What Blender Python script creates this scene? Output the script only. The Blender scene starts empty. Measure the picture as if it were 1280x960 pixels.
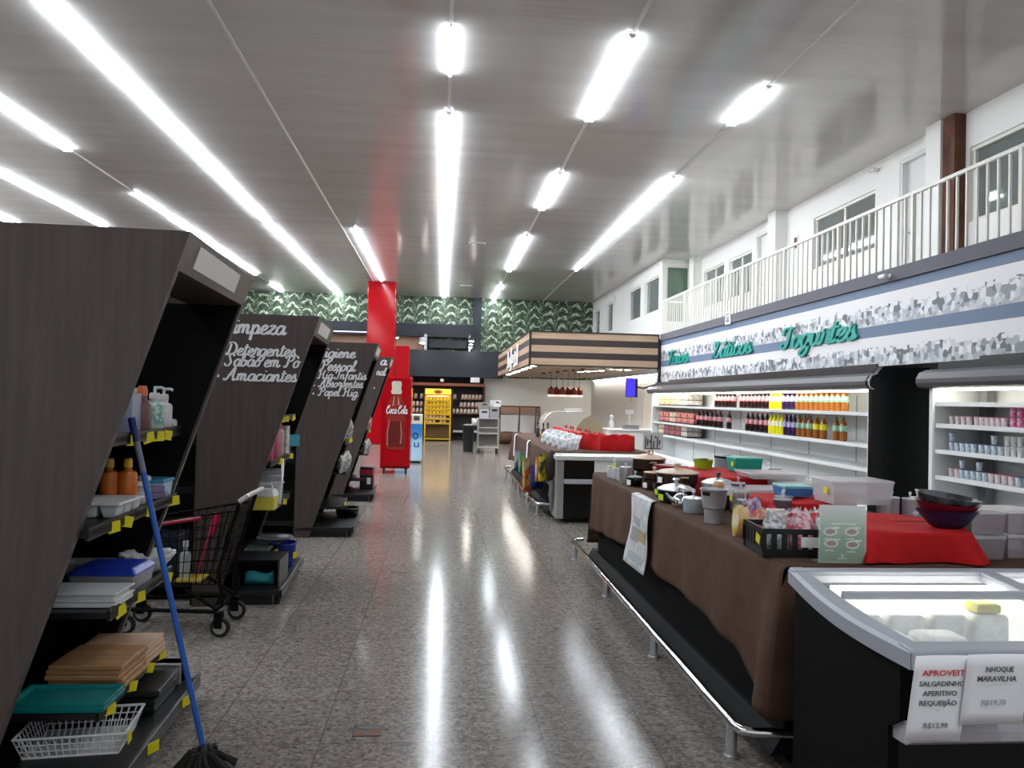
import bpy, bmesh, math, random
from math import sin, cos, pi
from mathutils import Vector, Matrix

SC = bpy.context.scene
COL = SC.collection
rnd = random.Random(11)

# ------------------------------------------------------------------ camera, world, exposure
def make_camera():
    yaw, pitch, roll = math.radians(5.2108), math.radians(1.1402), 0.024
    f = Vector((sin(yaw) * cos(pitch), cos(yaw) * cos(pitch), sin(pitch)))
    r0 = Vector((cos(yaw), -sin(yaw), 0.0))
    u0 = r0.cross(f)
    r = r0 * cos(roll) + u0 * sin(roll)
    u = -r0 * sin(roll) + u0 * cos(roll)
    cam = bpy.data.cameras.new('camera')
    cam.lens, cam.sensor_width, cam.sensor_fit = 27.0, 36.0, 'HORIZONTAL'
    cam.clip_start, cam.clip_end = 0.05, 200.0
    o = bpy.data.objects.new('camera', cam)
    COL.objects.link(o)
    m = Matrix((r, u, -f)).transposed().to_4x4()
    m.translation = (0.0, 0.0, 1.55)
    o.matrix_world = m
    SC.camera = o
make_camera()

TUBE = 52.0          # emission of the ceiling tubes
SC.view_settings.view_transform = 'Standard'
SC.view_settings.look = 'None'
SC.view_settings.gamma = 1.0
SC.view_settings.use_curve_mapping = False
SC.view_settings.exposure = 0.25
SC.cycles.use_denoising = True
SC.cycles.max_bounces = 8
SC.cycles.transparent_max_bounces = 12
SC.cycles.caustics_reflective = False
SC.cycles.caustics_refractive = False
SC.cycles.sample_clamp_indirect = 6.0
W = bpy.data.worlds.new('world')
SC.world = W
W.use_nodes = True
W.node_tree.nodes['Background'].inputs[0].default_value = (0.9, 0.95, 1.0, 1)
W.node_tree.nodes['Background'].inputs[1].default_value = 0.62

# ------------------------------------------------------------------ materials
def lin(c):
    return tuple(((v / 255.0) / 12.92 if v <= 10 else (((v / 255.0) + 0.055) / 1.055) ** 2.4) for v in c) + (1.0,)

MATS = {}
def M(name, c, rough=0.5, metal=0.0, emit=0.0, alpha=1.0, trans=0.0, spec=0.5, coat=0.0, ior=1.45):
    if name in MATS:
        return MATS[name]
    m = bpy.data.materials.new(name)
    m.use_nodes = True
    b = m.node_tree.nodes['Principled BSDF']
    b.inputs['Base Color'].default_value = lin(c)
    b.inputs['Roughness'].default_value = rough
    b.inputs['Metallic'].default_value = metal
    b.inputs['Alpha'].default_value = alpha
    b.inputs['Transmission Weight'].default_value = trans
    b.inputs['Specular IOR Level'].default_value = spec
    b.inputs['Coat Weight'].default_value = coat
    b.inputs['IOR'].default_value = ior
    if emit:
        b.inputs['Emission Color'].default_value = lin(c)
        b.inputs['Emission Strength'].default_value = emit
    MATS[name] = m
    return m

class NT:
    """small helper around a material's node tree"""
    def __init__(self, name, **kw):
        self.m = M(name, (128, 128, 128), **kw)
        self.t = self.m.node_tree
        self.b = self.t.nodes['Principled BSDF']
        self.tc = self.n('ShaderNodeTexCoord')
    def n(self, kind, **props):
        x = self.t.nodes.new(kind)
        for k, v in props.items():
            setattr(x, k, v)
        return x
    def link(self, a, b):
        self.t.links.new(a, b)
    def val(self, sock, v):
        if hasattr(v, 'is_linked') or hasattr(v, 'links'):
            self.link(v, sock)
        else:
            sock.default_value = v
    def math(self, op, a, b=0.0, c=0.0):
        x = self.n('ShaderNodeMath', operation=op)
        self.val(x.inputs[0], a)
        self.val(x.inputs[1], b)
        self.val(x.inputs[2], c)
        return x.outputs[0]
    def mapping(self, scale, src='Object', loc=(0, 0, 0)):
        x = self.n('ShaderNodeMapping')
        self.link(self.tc.outputs[src], x.inputs['Vector'])
        x.inputs['Scale'].default_value = scale
        x.inputs['Location'].default_value = loc
        return x.outputs[0]
    def noise(self, vec, scale, detail=3.0, rough=0.6):
        x = self.n('ShaderNodeTexNoise')
        self.link(vec, x.inputs['Vector'])
        x.inputs['Scale'].default_value = scale
        x.inputs['Detail'].default_value = detail
        x.inputs['Roughness'].default_value = rough
        return x.outputs['Fac']
    def ramp(self, fac, stops, interp='LINEAR'):
        x = self.n('ShaderNodeValToRGB')
        x.color_ramp.interpolation = interp
        e = x.color_ramp.elements
        while len(e) < len(stops):
            e.new(0.5)
        for k, (p, c) in enumerate(stops):
            e[k].position = p
            e[k].color = lin(c)
        self.link(fac, x.inputs[0])
        return x.outputs[0]
    def mix(self, fac, a, b, blend='MIX'):
        x = self.n('ShaderNodeMix', data_type='RGBA', blend_type=blend)
        self.val(x.inputs[0], fac)
        self.val(x.inputs[6], a)
        self.val(x.inputs[7], b)
        return x.outputs[2]
    def color(self, out):
        self.link(out, self.b.inputs['Base Color'])
    def bump(self, h, strength=0.2, dist=0.01):
        x = self.n('ShaderNodeBump')
        x.inputs['Strength'].default_value = strength
        x.inputs['Distance'].default_value = dist
        self.link(h, x.inputs['Height'])
        self.link(x.outputs[0], self.b.inputs['Normal'])

def mat_floor():
    s = NT('granite_floor', rough=0.13, spec=0.1)
    v = s.mapping((1, 1, 1))
    vor = s.n('ShaderNodeTexVoronoi')
    s.link(v, vor.inputs['Vector'])
    vor.inputs['Scale'].default_value = 70.0
    sep = s.n('ShaderNodeSeparateColor')
    s.link(vor.outputs['Color'], sep.inputs[0])
    c1 = s.ramp(sep.outputs[0], [(0.0, (76, 68, 63)), (0.22, (108, 100, 94)), (0.5, (137, 130, 124)), (0.75, (154, 147, 141)), (1.0, (172, 165, 159))])
    big = s.ramp(s.noise(v, 5.0, 5.0, 0.7), [(0.35, (196, 190, 184)), (0.65, (228, 223, 218))])
    c2 = s.mix(0.75, c1, big, 'MULTIPLY')
    c2 = s.mix(0.45, c2, s.ramp(s.noise(v, 24.0, 4.0, 0.75), [(0.35, (90, 82, 77)), (0.65, (160, 153, 147))]))
    br = s.n('ShaderNodeTexBrick')
    s.link(v, br.inputs['Vector'])
    br.offset = 0.0
    br.inputs['Scale'].default_value = 1.0
    br.inputs['Brick Width'].default_value = 0.5
    br.inputs['Row Height'].default_value = 0.5
    br.inputs['Mortar Size'].default_value = 0.004
    br.inputs['Mortar Smooth'].default_value = 0.2
    s.color(s.mix(s.math('MULTIPLY', br.outputs['Fac'], 0.6), c2, lin((76, 69, 64))))
    rr = s.n('ShaderNodeMapRange')
    s.link(s.noise(v, 3.0, 4.0), rr.inputs[0])
    rr.inputs[3].default_value = 0.11
    rr.inputs[4].default_value = 0.18
    s.link(rr.outputs[0], s.b.inputs['Roughness'])
    s.bump(s.noise(v, 2.2, 2.0), 0.05, 0.02)
    return s.m

def mat_ceiling():
    s = NT('pvc_ceiling', rough=0.13, spec=0.6)
    v = s.mapping((1, 1, 1))
    sx = s.n('ShaderNodeSeparateXYZ')
    s.link(v, sx.inputs[0])
    fr = s.math('FRACT', s.math('MULTIPLY', sx.outputs[1], 5.0))
    groove = s.math('LESS_THAN', fr, 0.03)
    base = s.ramp(s.noise(s.mapping((0.25, 3.0, 1)), 1.0, 2.0), [(0.3, (194, 190, 188)), (0.7, (206, 203, 200))])
    s.color(s.mix(groove, base, lin((200, 194, 190))))
    h = s.math('ADD', s.math('SINE', s.math('MULTIPLY', sx.outputs[1], 31.416 * 2)), s.math('MULTIPLY', groove, -1.5))
    s.bump(s.math('ADD', h, s.math('MULTIPLY', s.noise(v, 0.9, 2.0), 3.0)), 0.08, 0.003)
    return s.m

def mat_leaf():
    s = NT('leaf_wallpaper', rough=0.55)
    v = s.mapping((1, 1, 1))
    sx = s.n('ShaderNodeSeparateXYZ')
    s.link(v, sx.inputs[0])
    wob = s.math('MULTIPLY', s.math('SUBTRACT', s.noise(v, 3.0, 2.0), 0.5), 0.16)
    u = s.math('MULTIPLY', s.math('ADD', sx.outputs[0], wob), 1.0 / 0.52)
    fl = s.math('FLOOR', u)
    fu = s.math('ABSOLUTE', s.math('SUBTRACT', s.math('FRACT', u), 0.5))
    odd = s.math('FLOORED_MODULO', fl, 2.0)
    curve = s.math('MULTIPLY', s.math('POWER', fu, 1.5), 2.3)
    wob2 = s.math('MULTIPLY', s.math('SUBTRACT', s.noise(v, 6.0, 3.0), 0.5), 0.42)
    z = s.math('ADD', s.math('MULTIPLY', s.math('ADD', sx.outputs[2], wob2), 3.1), s.math('ADD', curve, s.math('MULTIPLY', odd, 0.5)))
    fz = s.math('FRACT', z)
    leaf = s.ramp(fz, [(0.0, (20, 27, 22)), (0.2, (34, 48, 36)), (0.34, (96, 118, 90)), (0.5, (196, 208, 182)), (0.6, (216, 222, 202)), (0.65, (30, 40, 30)), (0.85, (64, 84, 62)), (1.0, (22, 30, 25))])
    fine = s.ramp(s.noise(v, 14.0, 3.0), [(0.4, (34, 46, 36)), (0.55, (84, 104, 80)), (0.75, (176, 190, 164))])
    edge = s.math('GREATER_THAN', s.math('ADD', fu, s.math('MULTIPLY', s.math('SUBTRACT', s.noise(v, 9.0, 2.0), 0.5), 0.4)), 0.33)
    col = s.mix(s.math('MULTIPLY', edge, 0.9), leaf, fine)
    stem = s.math('LESS_THAN', fu, 0.018)
    col = s.mix(s.math('MULTIPLY', stem, 0.7), col, lin((30, 42, 32)))
    s.color(s.mix(0.18, col, fine))
    return s.m

def mat_hex():
    s = NT('facade_pattern', rough=0.5)
    v = s.mapping((1, 1.0, 0.8))
    vor = s.n('ShaderNodeTexVoronoi')
    s.link(v, vor.inputs['Vector'])
    vor.inputs['Scale'].default_value = 16.0
    vor.inputs['Randomness'].default_value = 0.7
    sep = s.n('ShaderNodeSeparateColor')
    s.link(vor.outputs['Color'], sep.inputs[0])
    pos = s.n('ShaderNodeSeparateXYZ')
    s.link(s.tc.outputs['Object'], pos.inputs[0])
    up = s.math('GREATER_THAN', pos.outputs[2], 2.4)
    t = s.math('SUBTRACT', pos.outputs[2], s.math('ADD', 2.04, s.math('MULTIPLY', up, 0.485)))
    t = s.math('MULTIPLY', t, 4.2)                       # 0 at the foot of a band, 1 at its top
    cells = s.ramp(sep.outputs[1], [(0.0, (98, 100, 106)), (0.24, (136, 138, 144)), (0.42, (200, 200, 203)), (0.68, (226, 225, 226)), (0.86, (174, 176, 181))], 'CONSTANT')
    top = s.math('GREATER_THAN', s.math('ADD', s.math('MULTIPLY', sep.outputs[0], 0.4), t), 1.08)
    low = s.math('LESS_THAN', s.math('SUBTRACT', t, s.math('MULTIPLY', sep.outputs[2], 0.45)), 0.02)
    s.color(s.mix(s.math('MULTIPLY', low, 0.6), s.mix(top, cells, lin((226, 223, 223))), lin((196, 197, 201))))
    return s.m

def mat_wood(name, a, b, axis='z', rough=0.45, scale=1.0):
    s = NT(name, rough=rough)
    sc = {'z': (30, 30, 1.6), 'x': (1.6, 30, 30), 'y': (30, 1.6, 30)}[axis]
    v = s.mapping(tuple(k * scale for k in sc))
    s.color(s.ramp(s.noise(v, 1.0, 4.0, 0.7), [(0.3, a), (0.7, b)]))
    return s.m

def mat_fabric(name, a, b, rough=0.85):
    s = NT(name, rough=rough, spec=0.2)
    v = s.mapping((1, 1, 1))
    s.color(s.ramp(s.noise(v, 9.0, 4.0), [(0.3, a), (0.7, b)]))
    s.bump(s.noise(v, 220.0, 2.0), 0.15, 0.002)
    return s.m

def mat_rust():
    s = NT('rusty_paint', rough=0.8)
    v = s.mapping((1, 1, 1))
    s.color(s.ramp(s.noise(s.mapping((6, 6, 1.5)), 1.0, 5.0, 0.7), [(0.3, (64, 34, 24)), (0.55, (98, 58, 42)), (0.8, (140, 104, 84))]))
    return s.m

def mat_printed(name, a, b, scale=30.0, rough=0.35, alpha=1.0):
    """printed film / crumpled pack: two colours in blotches"""
    s = NT(name, rough=rough, alpha=alpha)
    v = s.mapping((1, 1, 1))
    s.color(s.ramp(s.noise(v, scale, 3.0, 0.6), [(0.42, a), (0.58, b)]))
    s.bump(s.noise(v, scale * 1.5, 2.0), 0.4, 0.01)
    return s.m

FLOOR, CEIL, LEAF, HEXM = mat_floor(), mat_ceiling(), mat_leaf(), mat_hex()
LAM = mat_wood('dark_laminate', (68, 58, 55), (84, 72, 68), 'z', 0.42)
TANW = mat_wood('tan_plank', (164, 136, 112), (184, 156, 130), 'x', 0.5, 0.5)
TANY = mat_wood('tan_soffit', (132, 110, 90), (156, 134, 112), 'y', 0.5, 0.5)
BOARD = mat_wood('cutting_board_wood', (156, 112, 74), (190, 146, 102), 'x', 0.55, 1.2)
BROWNW = mat_wood('reddish_beam', (104, 52, 36), (126, 68, 48), 'x', 0.5)
BROWNC = mat_fabric('brown_cloth', (78, 57, 47), (88, 65, 54))
REDC = mat_fabric('red_cloth', (166, 20, 24), (180, 25, 28), 0.75)
RUST = mat_rust()
WHITE = M('white_paint', (226, 225, 222), 0.6)
WALLW = M('white_wall', (236, 234, 229), 0.5)
MATTE = M('matte_black', (17, 16, 16), 0.85, spec=0.12)
OFFW = M('off_white_metal', (230, 226, 217), 0.45)
BLACK = M('black_plastic', (18, 18, 19), 0.4)
BLKM = M('black_metal', (24, 23, 24), 0.38)
BLKG = M('black_gloss', (10, 10, 11), 0.25)
NAVYB = M('blue_black_paint', (30, 35, 42), 0.6)
DGREY = M('dark_grey_metal', (72, 70, 72), 0.4)
GREY = M('grey_plastic', (140, 140, 142), 0.5)
LGREY = M('light_grey_metal', (176, 177, 182), 0.4)
STEEL = M('stainless_steel', (206, 207, 210), 0.3, 0.75)
CHROME = M('chrome', (215, 215, 218), 0.12, 1.0)
ALU = M('aluminium', (196, 198, 202), 0.35, 1.0)
SLAB = M('slab_grey', (92, 90, 98), 0.7)
BLUEB = M('facade_blue', (102, 117, 141), 0.6)
FWHITE = M('facade_white', (228, 224, 224), 0.55)
TEAL = M('teal_letters', (16, 150, 136), 0.4)
SILV = M('silver_letters', (238, 236, 237), 0.4)
RED = M('red_gloss', (152, 10, 20), 0.12, spec=0.2)
YEL = M('yellow_tag', (226, 210, 36), 0.5)
YELM = M('yellow_metal', (232, 190, 30), 0.4)
GLASS = M('clear_glass', (245, 250, 250), 0.03, alpha=0.16)
PANE = M('window_glass', (112, 118, 115), 0.04, spec=0.9)
PANEG = M('green_window_glass', (98, 122, 104), 0.06, spec=0.9)
CLEAR = M('clear_plastic', (226, 230, 234), 0.12, alpha=0.42)
CLEAR2 = M('milky_plastic', (226, 222, 224), 0.3, alpha=0.42)
PAPER = M('paper', (246, 244, 247), 0.75)
INK = M('ink_grey', (92, 90, 92), 0.7)
REDINK = M('ink_red', (204, 60, 66), 0.7)
FRIDGEW = M('fridge_white', (232, 233, 232), 0.35)
RUBBER = M('rubber_black', (26, 26, 26), 0.7)
WHEELG = M('wheel_grey', (150, 148, 145), 0.5)
LAMP = M('tube_glow', (238, 247, 255), 0.4, emit=TUBE)
SPOT = M('spot_glow', (255, 249, 238), 0.4, emit=95.0)
FLAMP = M('fridge_glow', (255, 252, 236), 0.4, emit=17.0)
CLAMP = M('freezer_glow', (255, 253, 244), 0.4, emit=3.4)

# ------------------------------------------------------------------ mesh building
class MB:
    def __init__(self):
        self.v, self.f, self.k, self.cur = [], [], [], 0
    def add(self, vs, fs):
        n = len(self.v)
        self.v += [tuple(p) for p in vs]
        self.f += [tuple(i + n for i in q) for q in fs]
        self.k += [self.cur] * len(fs)
        return self
    def mi(self, k):
        self.cur = k
        return self
    def box(self, x0, x1, y0, y1, z0, z1, mx=None):
        vs = [(x, y, z) for z in (z0, z1) for y in (y0, y1) for x in (x0, x1)]
        if mx is not None:
            vs = [mx @ Vector(p) for p in vs]
        return self.add(vs, [(0, 2, 3, 1), (4, 5, 7, 6), (0, 1, 5, 4), (2, 6, 7, 3), (0, 4, 6, 2), (1, 3, 7, 5)])
    def cbox(self, c, s, rz=0.0, rx=0.0, ry=0.0):
        mx = Matrix.Translation(c) @ Matrix.Rotation(rz, 4, 'Z') @ Matrix.Rotation(ry, 4, 'Y') @ Matrix.Rotation(rx, 4, 'X')
        a, b, d = s[0] / 2, s[1] / 2, s[2] / 2
        return self.box(-a, a, -b, b, -d, d, mx)
    def taper(self, c, s0, s1, z0, z1, rz=0.0):
        """frustum with rectangular sections s0 at z0 and s1 at z1"""
        ca, sa = cos(rz), sin(rz)
        vs = []
        for (w, d), z in ((s0, z0), (s1, z1)):
            for x, y in ((-w / 2, -d / 2), (w / 2, -d / 2), (w / 2, d / 2), (-w / 2, d / 2)):
                vs.append((c[0] + x * ca - y * sa, c[1] + x * sa + y * ca, z))
        return self.add(vs, [(3, 2, 1, 0), (4, 5, 6, 7), (0, 1, 5, 4), (1, 2, 6, 5), (2, 3, 7, 6), (3, 0, 4, 7)])
    def lathe(self, prof, seg=20, c=(0, 0, 0), sx=1.0, sy=1.0, mx=None):
        vs, fs = [], []
        for r, z in prof:
            for i in range(seg):
                a = 2 * pi * i / seg
                vs.append((c[0] + r * cos(a) * sx, c[1] + r * sin(a) * sy, c[2] + z))
        for j in range(len(prof) - 1):
            for i in range(seg):
                k = (i + 1) % seg
                fs.append((j * seg + i, j * seg + k, (j + 1) * seg + k, (j + 1) * seg + i))
        if prof[0][0] > 1e-4:
            fs.append(tuple(reversed(range(seg))))
        if prof[-1][0] > 1e-4:
            fs.append(tuple(range((len(prof) - 1) * seg, len(prof) * seg)))
        if mx is not None:
            vs = [mx @ Vector(p) for p in vs]
        return self.add(vs, fs)
    def tube(self, pts, r, seg=8, closed=False, caps=True):
        P = [Vector(p) for p in pts]
        n = len(P)
        vs, fs, up = [], [], None
        for i in range(n):
            a = P[(i - 1) % n] if (closed or i) else P[i]
            b = P[(i + 1) % n] if (closed or i < n - 1) else P[i]
            d = (b - a).normalized()
            if up is None:
                up = Vector((0, 0, 1)) if abs(d.z) < 0.9 else Vector((1, 0, 0))
            s = d.cross(up).normalized()
            up = s.cross(d).normalized()
            rr = r[i] if isinstance(r, (list, tuple)) else r
            for k in range(seg):
                t = 2 * pi * k / seg
                vs.append(P[i] + (s * cos(t) + up * sin(t)) * rr)
        for i in range(n if closed else n - 1):
            j = (i + 1) % n
            for k in range(seg):
                l = (k + 1) % seg
                fs.append((i * seg + k, i * seg + l, j * seg + l, j * seg + k))
        if caps and not closed:
            fs += [tuple(reversed(range(seg))), tuple(range((n - 1) * seg, n * seg))]
        return self.add(vs, fs)
    def prism(self, poly, axis, a, b):
        """poly in the two other axes (x: y,z / y: x,z / z: x,y) extruded from a to b along axis"""
        def pt(p, h):
            return (h, p[0], p[1]) if axis == 'x' else (p[0], h, p[1]) if axis == 'y' else (p[0], p[1], h)
        n = len(poly)
        vs = [pt(p, a) for p in poly] + [pt(p, b) for p in poly]
        fs = [tuple(range(n)), tuple(reversed(range(n, 2 * n)))]
        fs += [(i, i + n, (i + 1) % n + n, (i + 1) % n) for i in range(n)]
        return self.add(vs, fs)
    def grid(self, fn, nu, nv):
        vs = [fn(i / nu, j / nv) for j in range(nv + 1) for i in range(nu + 1)]
        w = nu + 1
        return self.add(vs, [(j * w + i, j * w + i + 1, (j + 1) * w + i + 1, (j + 1) * w + i) for j in range(nv) for i in range(nu)])
    def build(self, name, mats, parent=None, smooth=False, bevel=0.0, seg=2, loc=None, solid=0.0, rz=None, fix=True):
        me = bpy.data.meshes.new(name)
        me.from_pydata(self.v, [], self.f)
        if not isinstance(mats, (list, tuple)):
            mats = [mats]
        for m in mats:
            me.materials.append(m)
        me.polygons.foreach_set('material_index', self.k)
        if fix:
            bm = bmesh.new()
            bm.from_mesh(me)
            bmesh.ops.recalc_face_normals(bm, faces=bm.faces)
            bm.to_mesh(me)
            bm.free()
        if smooth:
            me.polygons.foreach_set('use_smooth', [True] * len(me.polygons))
            try:
                me.set_sharp_from_angle(angle=math.radians(40))
            except Exception:
                pass
        me.update()
        o = bpy.data.objects.new(name, me)
        COL.objects.link(o)
        if loc is not None:
            o.location = loc
        if rz is not None:
            o.rotation_euler = (0, 0, rz)
        if parent is not None:
            o.parent = parent
        if solid:
            md = o.modifiers.new('solidify', 'SOLIDIFY')
            md.thickness = solid
            md.offset = 0.0
        if bevel:
            md = o.modifiers.new('bevel', 'BEVEL')
            md.width, md.segments, md.limit_method, md.angle_limit = bevel, seg, 'ANGLE', math.radians(40)
        return o

def box(name, b, mats, parent=None, bevel=0.0, **kw):
    return MB().box(*b).build(name, mats, parent, bevel=bevel, **kw)

def tag(o, label, cat, group=None):
    o['label'], o['category'] = label, cat
    if group:
        o['group'] = group
    return o

def thing(name, label, cat, loc=(0, 0, 0), rz=0.0, group=None):
    o = bpy.data.objects.new(name, None)
    o.empty_display_size = 0.1
    COL.objects.link(o)
    o.location, o.rotation_euler = loc, (0, 0, rz)
    return tag(o, label, cat, group)

def struct(o):
    o['kind'] = 'structure'
    return o

KIDS = {}
def dup(root, loc, label, group=None, rz=None, scale=None, mats=None):
    """copy of a thing with its parts and sub-parts; meshes shared unless mats recolours the root"""
    if root.name not in KIDS:
        KIDS[root.name] = [(c, [d for d in bpy.data.objects if d.parent == c]) for c in bpy.data.objects if c.parent == root]
    r = root.copy()
    COL.objects.link(r)
    r.location = loc
    r['label'] = label
    if group:
        r['group'] = group
    if rz is not None:
        r.rotation_euler = (0, 0, rz)
    if scale is not None:
        r.scale = (scale, scale, scale) if not isinstance(scale, (tuple, list)) else scale
    for c, subs in KIDS[root.name]:
        k = c.copy()
        COL.objects.link(k)
        k.parent = r
        for d in subs:
            e = d.copy()
            COL.objects.link(e)
            e.parent = k
    return r

ORD = ('first second third fourth fifth sixth seventh eighth ninth tenth eleventh twelfth thirteenth fourteenth fifteenth sixteenth seventeenth '
       'eighteenth nineteenth twentieth').split()

# ------------------------------------------------------------------ lettering: a hand-made brush script and the built-in sans
BOWL = [(.84, .78), (.52, 1.0), (.14, .66), (.16, .14), (.48, 0.0), (.78, .42), (.86, 1.0)]
GLY = {
 'a': (1.05, [BOWL, [(.86, 1.0), (.82, .22), (.98, 0.0), (1.2, .26)]]),
 'b': (.95, [[(0, .35), (.34, 1.4), (.28, 1.85), (.12, 1.5), (.12, .2), (.42, 0), (.72, .34), (.6, .86), (.3, .78)], [(.68, .72), (.85, .8), (1.05, .7)]]),
 'c': (.9, [[(.78, .8), (.5, 1.0), (.12, .6), (.2, .1), (.55, 0.0), (.98, .3)]]),
 'd': (1.05, [BOWL[:-1] + [(.88, 1.85)], [(.88, 1.85), (.82, .22), (.98, 0.0), (1.2, .26)]]),
 'e': (.85, [[(-.05, .2), (.5, .52), (.66, .84), (.42, 1.0), (.12, .6), (.2, .1), (.52, 0.0), (.98, .32)]]),
 'f': (.75, [[(.78, 1.6), (.58, 1.82), (.38, 1.4), (.3, .3), (.2, -.6), (.0, -.55)], [(.05, .92), (.75, .95)]]),
 'g': (1.0, [BOWL, [(.86, 1.0), (.78, -.4), (.42, -.8), (.1, -.52), (.5, -.1), (1.15, .28)]]),
 'h': (1.0, [[(0, .35), (.34, 1.4), (.28, 1.85), (.12, 1.5), (.1, 0)], [(.1, .5), (.42, 1), (.66, .8), (.64, .22), (.8, 0), (1.1, .26)]]),
 'i': (.5, [[(.2, 1.0), (.16, .22), (.32, 0), (.62, .28)], [(.27, 1.38), (.31, 1.5)]]),
 'l': (.52, [[(-.02, .32), (.38, 1.4), (.34, 1.85), (.17, 1.5), (.14, .22), (.32, 0), (.62, .28)]]),
 'm': (1.5, [[(.1, 1), (.1, 0)], [(.1, .55), (.36, 1), (.58, .8), (.56, 0)], [(.56, .55), (.84, 1), (1.06, .8), (1.04, .22), (1.2, 0), (1.55, .28)]]),
 'n': (1.0, [[(.1, 1), (.1, 0)], [(.1, .55), (.4, 1), (.64, .8), (.62, .22), (.78, 0), (1.08, .28)]]),
 'o': (.95, [[(.5, 1.0), (.14, .66), (.16, .14), (.46, 0), (.76, .36), (.7, .86), (.48, 1.0)], [(.6, .86), (.8, .78), (1.05, .88)]]),
 'p': (.98, [[(.12, 1.05), (.1, -.75)], [(.1, .5), (.4, 1.0), (.72, .7), (.62, .12), (.34, .02), (.14, .22)], [(.6, .1), (.8, .05), (1.05, .26)]]),
 'r': (.72, [[(.05, .3), (.22, 1.1), (.36, .92), (.62, .94), (.56, .22), (.68, 0), (.86, .24)]]),
 's': (.72, [[(-.05, .2), (.38, 1.08), (.46, .7), (.6, .34), (.4, 0), (.1, .14)], [(.45, .02), (.62, .06), (.85, .28)]]),
 't': (.62, [[(.3, 1.6), (.2, .26), (.36, 0), (.7, .28)], [(-.02, 1.12), (.72, 1.18)]]),
 'u': (1.0, [[(.12, 1), (.12, .24), (.36, 0), (.66, .3), (.72, 1)], [(.72, 1), (.7, .22), (.86, 0), (1.12, .28)]]),
 'v': (.9, [[(.1, 1), (.2, .2), (.36, 0), (.66, .5), (.64, 1.0), (.78, .84), (1.0, .9)]]),
 'z': (.85, [[(.1, .86), (.4, 1.0), (.66, .9), (.3, .42), (.05, .02), (.4, .12), (.66, -.02), (.95, .26)]]),
 'A': (1.75, [[(.0, .3), (.12, .02), (.4, .2), (.8, 1.1), (1.2, 1.9), (1.16, .6), (1.32, 0), (1.6, .24)], [(.42, .78), (1.3, .8)]]),
 'C': (1.45, [[(1.25, 1.5), (1.1, 1.85), (.6, 1.7), (.2, .9), (.4, .1), (.9, .02), (1.4, .5)], [(.5, 1.2), (.85, 1.45), (.9, 1.2)]]),
 'D': (1.65, [[(.62, 1.6), (.5, .3), (.3, 0), (.06, .16), (.4, .3), (.9, 0), (1.4, .5), (1.4, 1.3), (.9, 1.82), (.3, 1.75), (.06, 1.4), (.2, 1.2)]]),
 'F': (1.3, [[(.1, 1.4), (.3, 1.8), (.8, 1.72), (1.4, 1.86)], [(.82, 1.7), (.66, .4), (.36, 0), (.06, .2)], [(.45, .95), (1.05, 1.0)]]),
 'H': (1.8, [[(.05, 1.5), (.3, 1.84), (.46, 1.5), (.42, .3), (.2, 0), (.02, .2)], [(1.4, 1.84), (1.2, 1.3), (1.2, .3), (1.36, 0), (1.7, .26)], [(.3, .84), (.9, 1.0), (1.3, .96)]]),
 'I': (1.25, [[(.1, 1.2), (.2, 1.7), (.6, 1.8), (1.2, 1.7)], [(.85, 1.75), (.72, .4), (.42, 0), (.05, .2), (.12, .45)]]),
 'L': (1.45, [[(.25, 1.3), (.55, 1.85), (.85, 1.6), (.5, .8), (.36, .2), (.1, .05), (.3, .25), (.8, 0), (1.3, .3)]]),
 'P': (1.4, [[(.62, 1.7), (.5, .4), (.26, 0), (.04, .22)], [(.08, 1.3), (.4, 1.8), (1.0, 1.82), (1.32, 1.4), (1.0, .95), (.6, 1.0)]]),
 'S': (1.35, [[(1.2, 1.4), (.95, 1.85), (.5, 1.55), (.7, 1.0), (.9, .5), (.6, 0), (.15, .1), (.08, .4)]]),
 '.': (.4, [[(.14, .02), (.2, .1)]]),
 '-': (.6, [[(.05, .6), (.5, .66)]]),
}
def glyph(ch):
    base = {'ã': 'a', 'ò': 'o', 'á': 'a'}.get(ch)
    if base:
        a, st = GLY[base]
        mark = {'ã': [(.25, 1.3), (.42, 1.5), (.62, 1.34), (.8, 1.52)], 'ò': [(.3, 1.75), (.62, 1.3)], 'á': [(.42, 1.3), (.74, 1.7)]}[ch]
        return a, st + [mark]
    return GLY[ch]

def catmull(p, n=6):
    if len(p) < 3:
        return [Vector((*p[0], 0)).lerp(Vector((*p[-1], 0)), t / 2) for t in range(3)]
    P = [Vector((*q, 0)) for q in p]
    P = [P[0] * 2 - P[1]] + P + [P[-1] * 2 - P[-2]]
    out = []
    for i in range(1, len(P) - 2):
        a, b, c, d = P[i - 1:i + 3]
        for k in range(n):
            t = k / n
            out.append(0.5 * ((2 * b) + (c - a) * t + (2 * a - 5 * b + 4 * c - d) * t * t + (3 * b - a - 3 * c + d) * t ** 3))
    out.append(P[-2])
    return out

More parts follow.
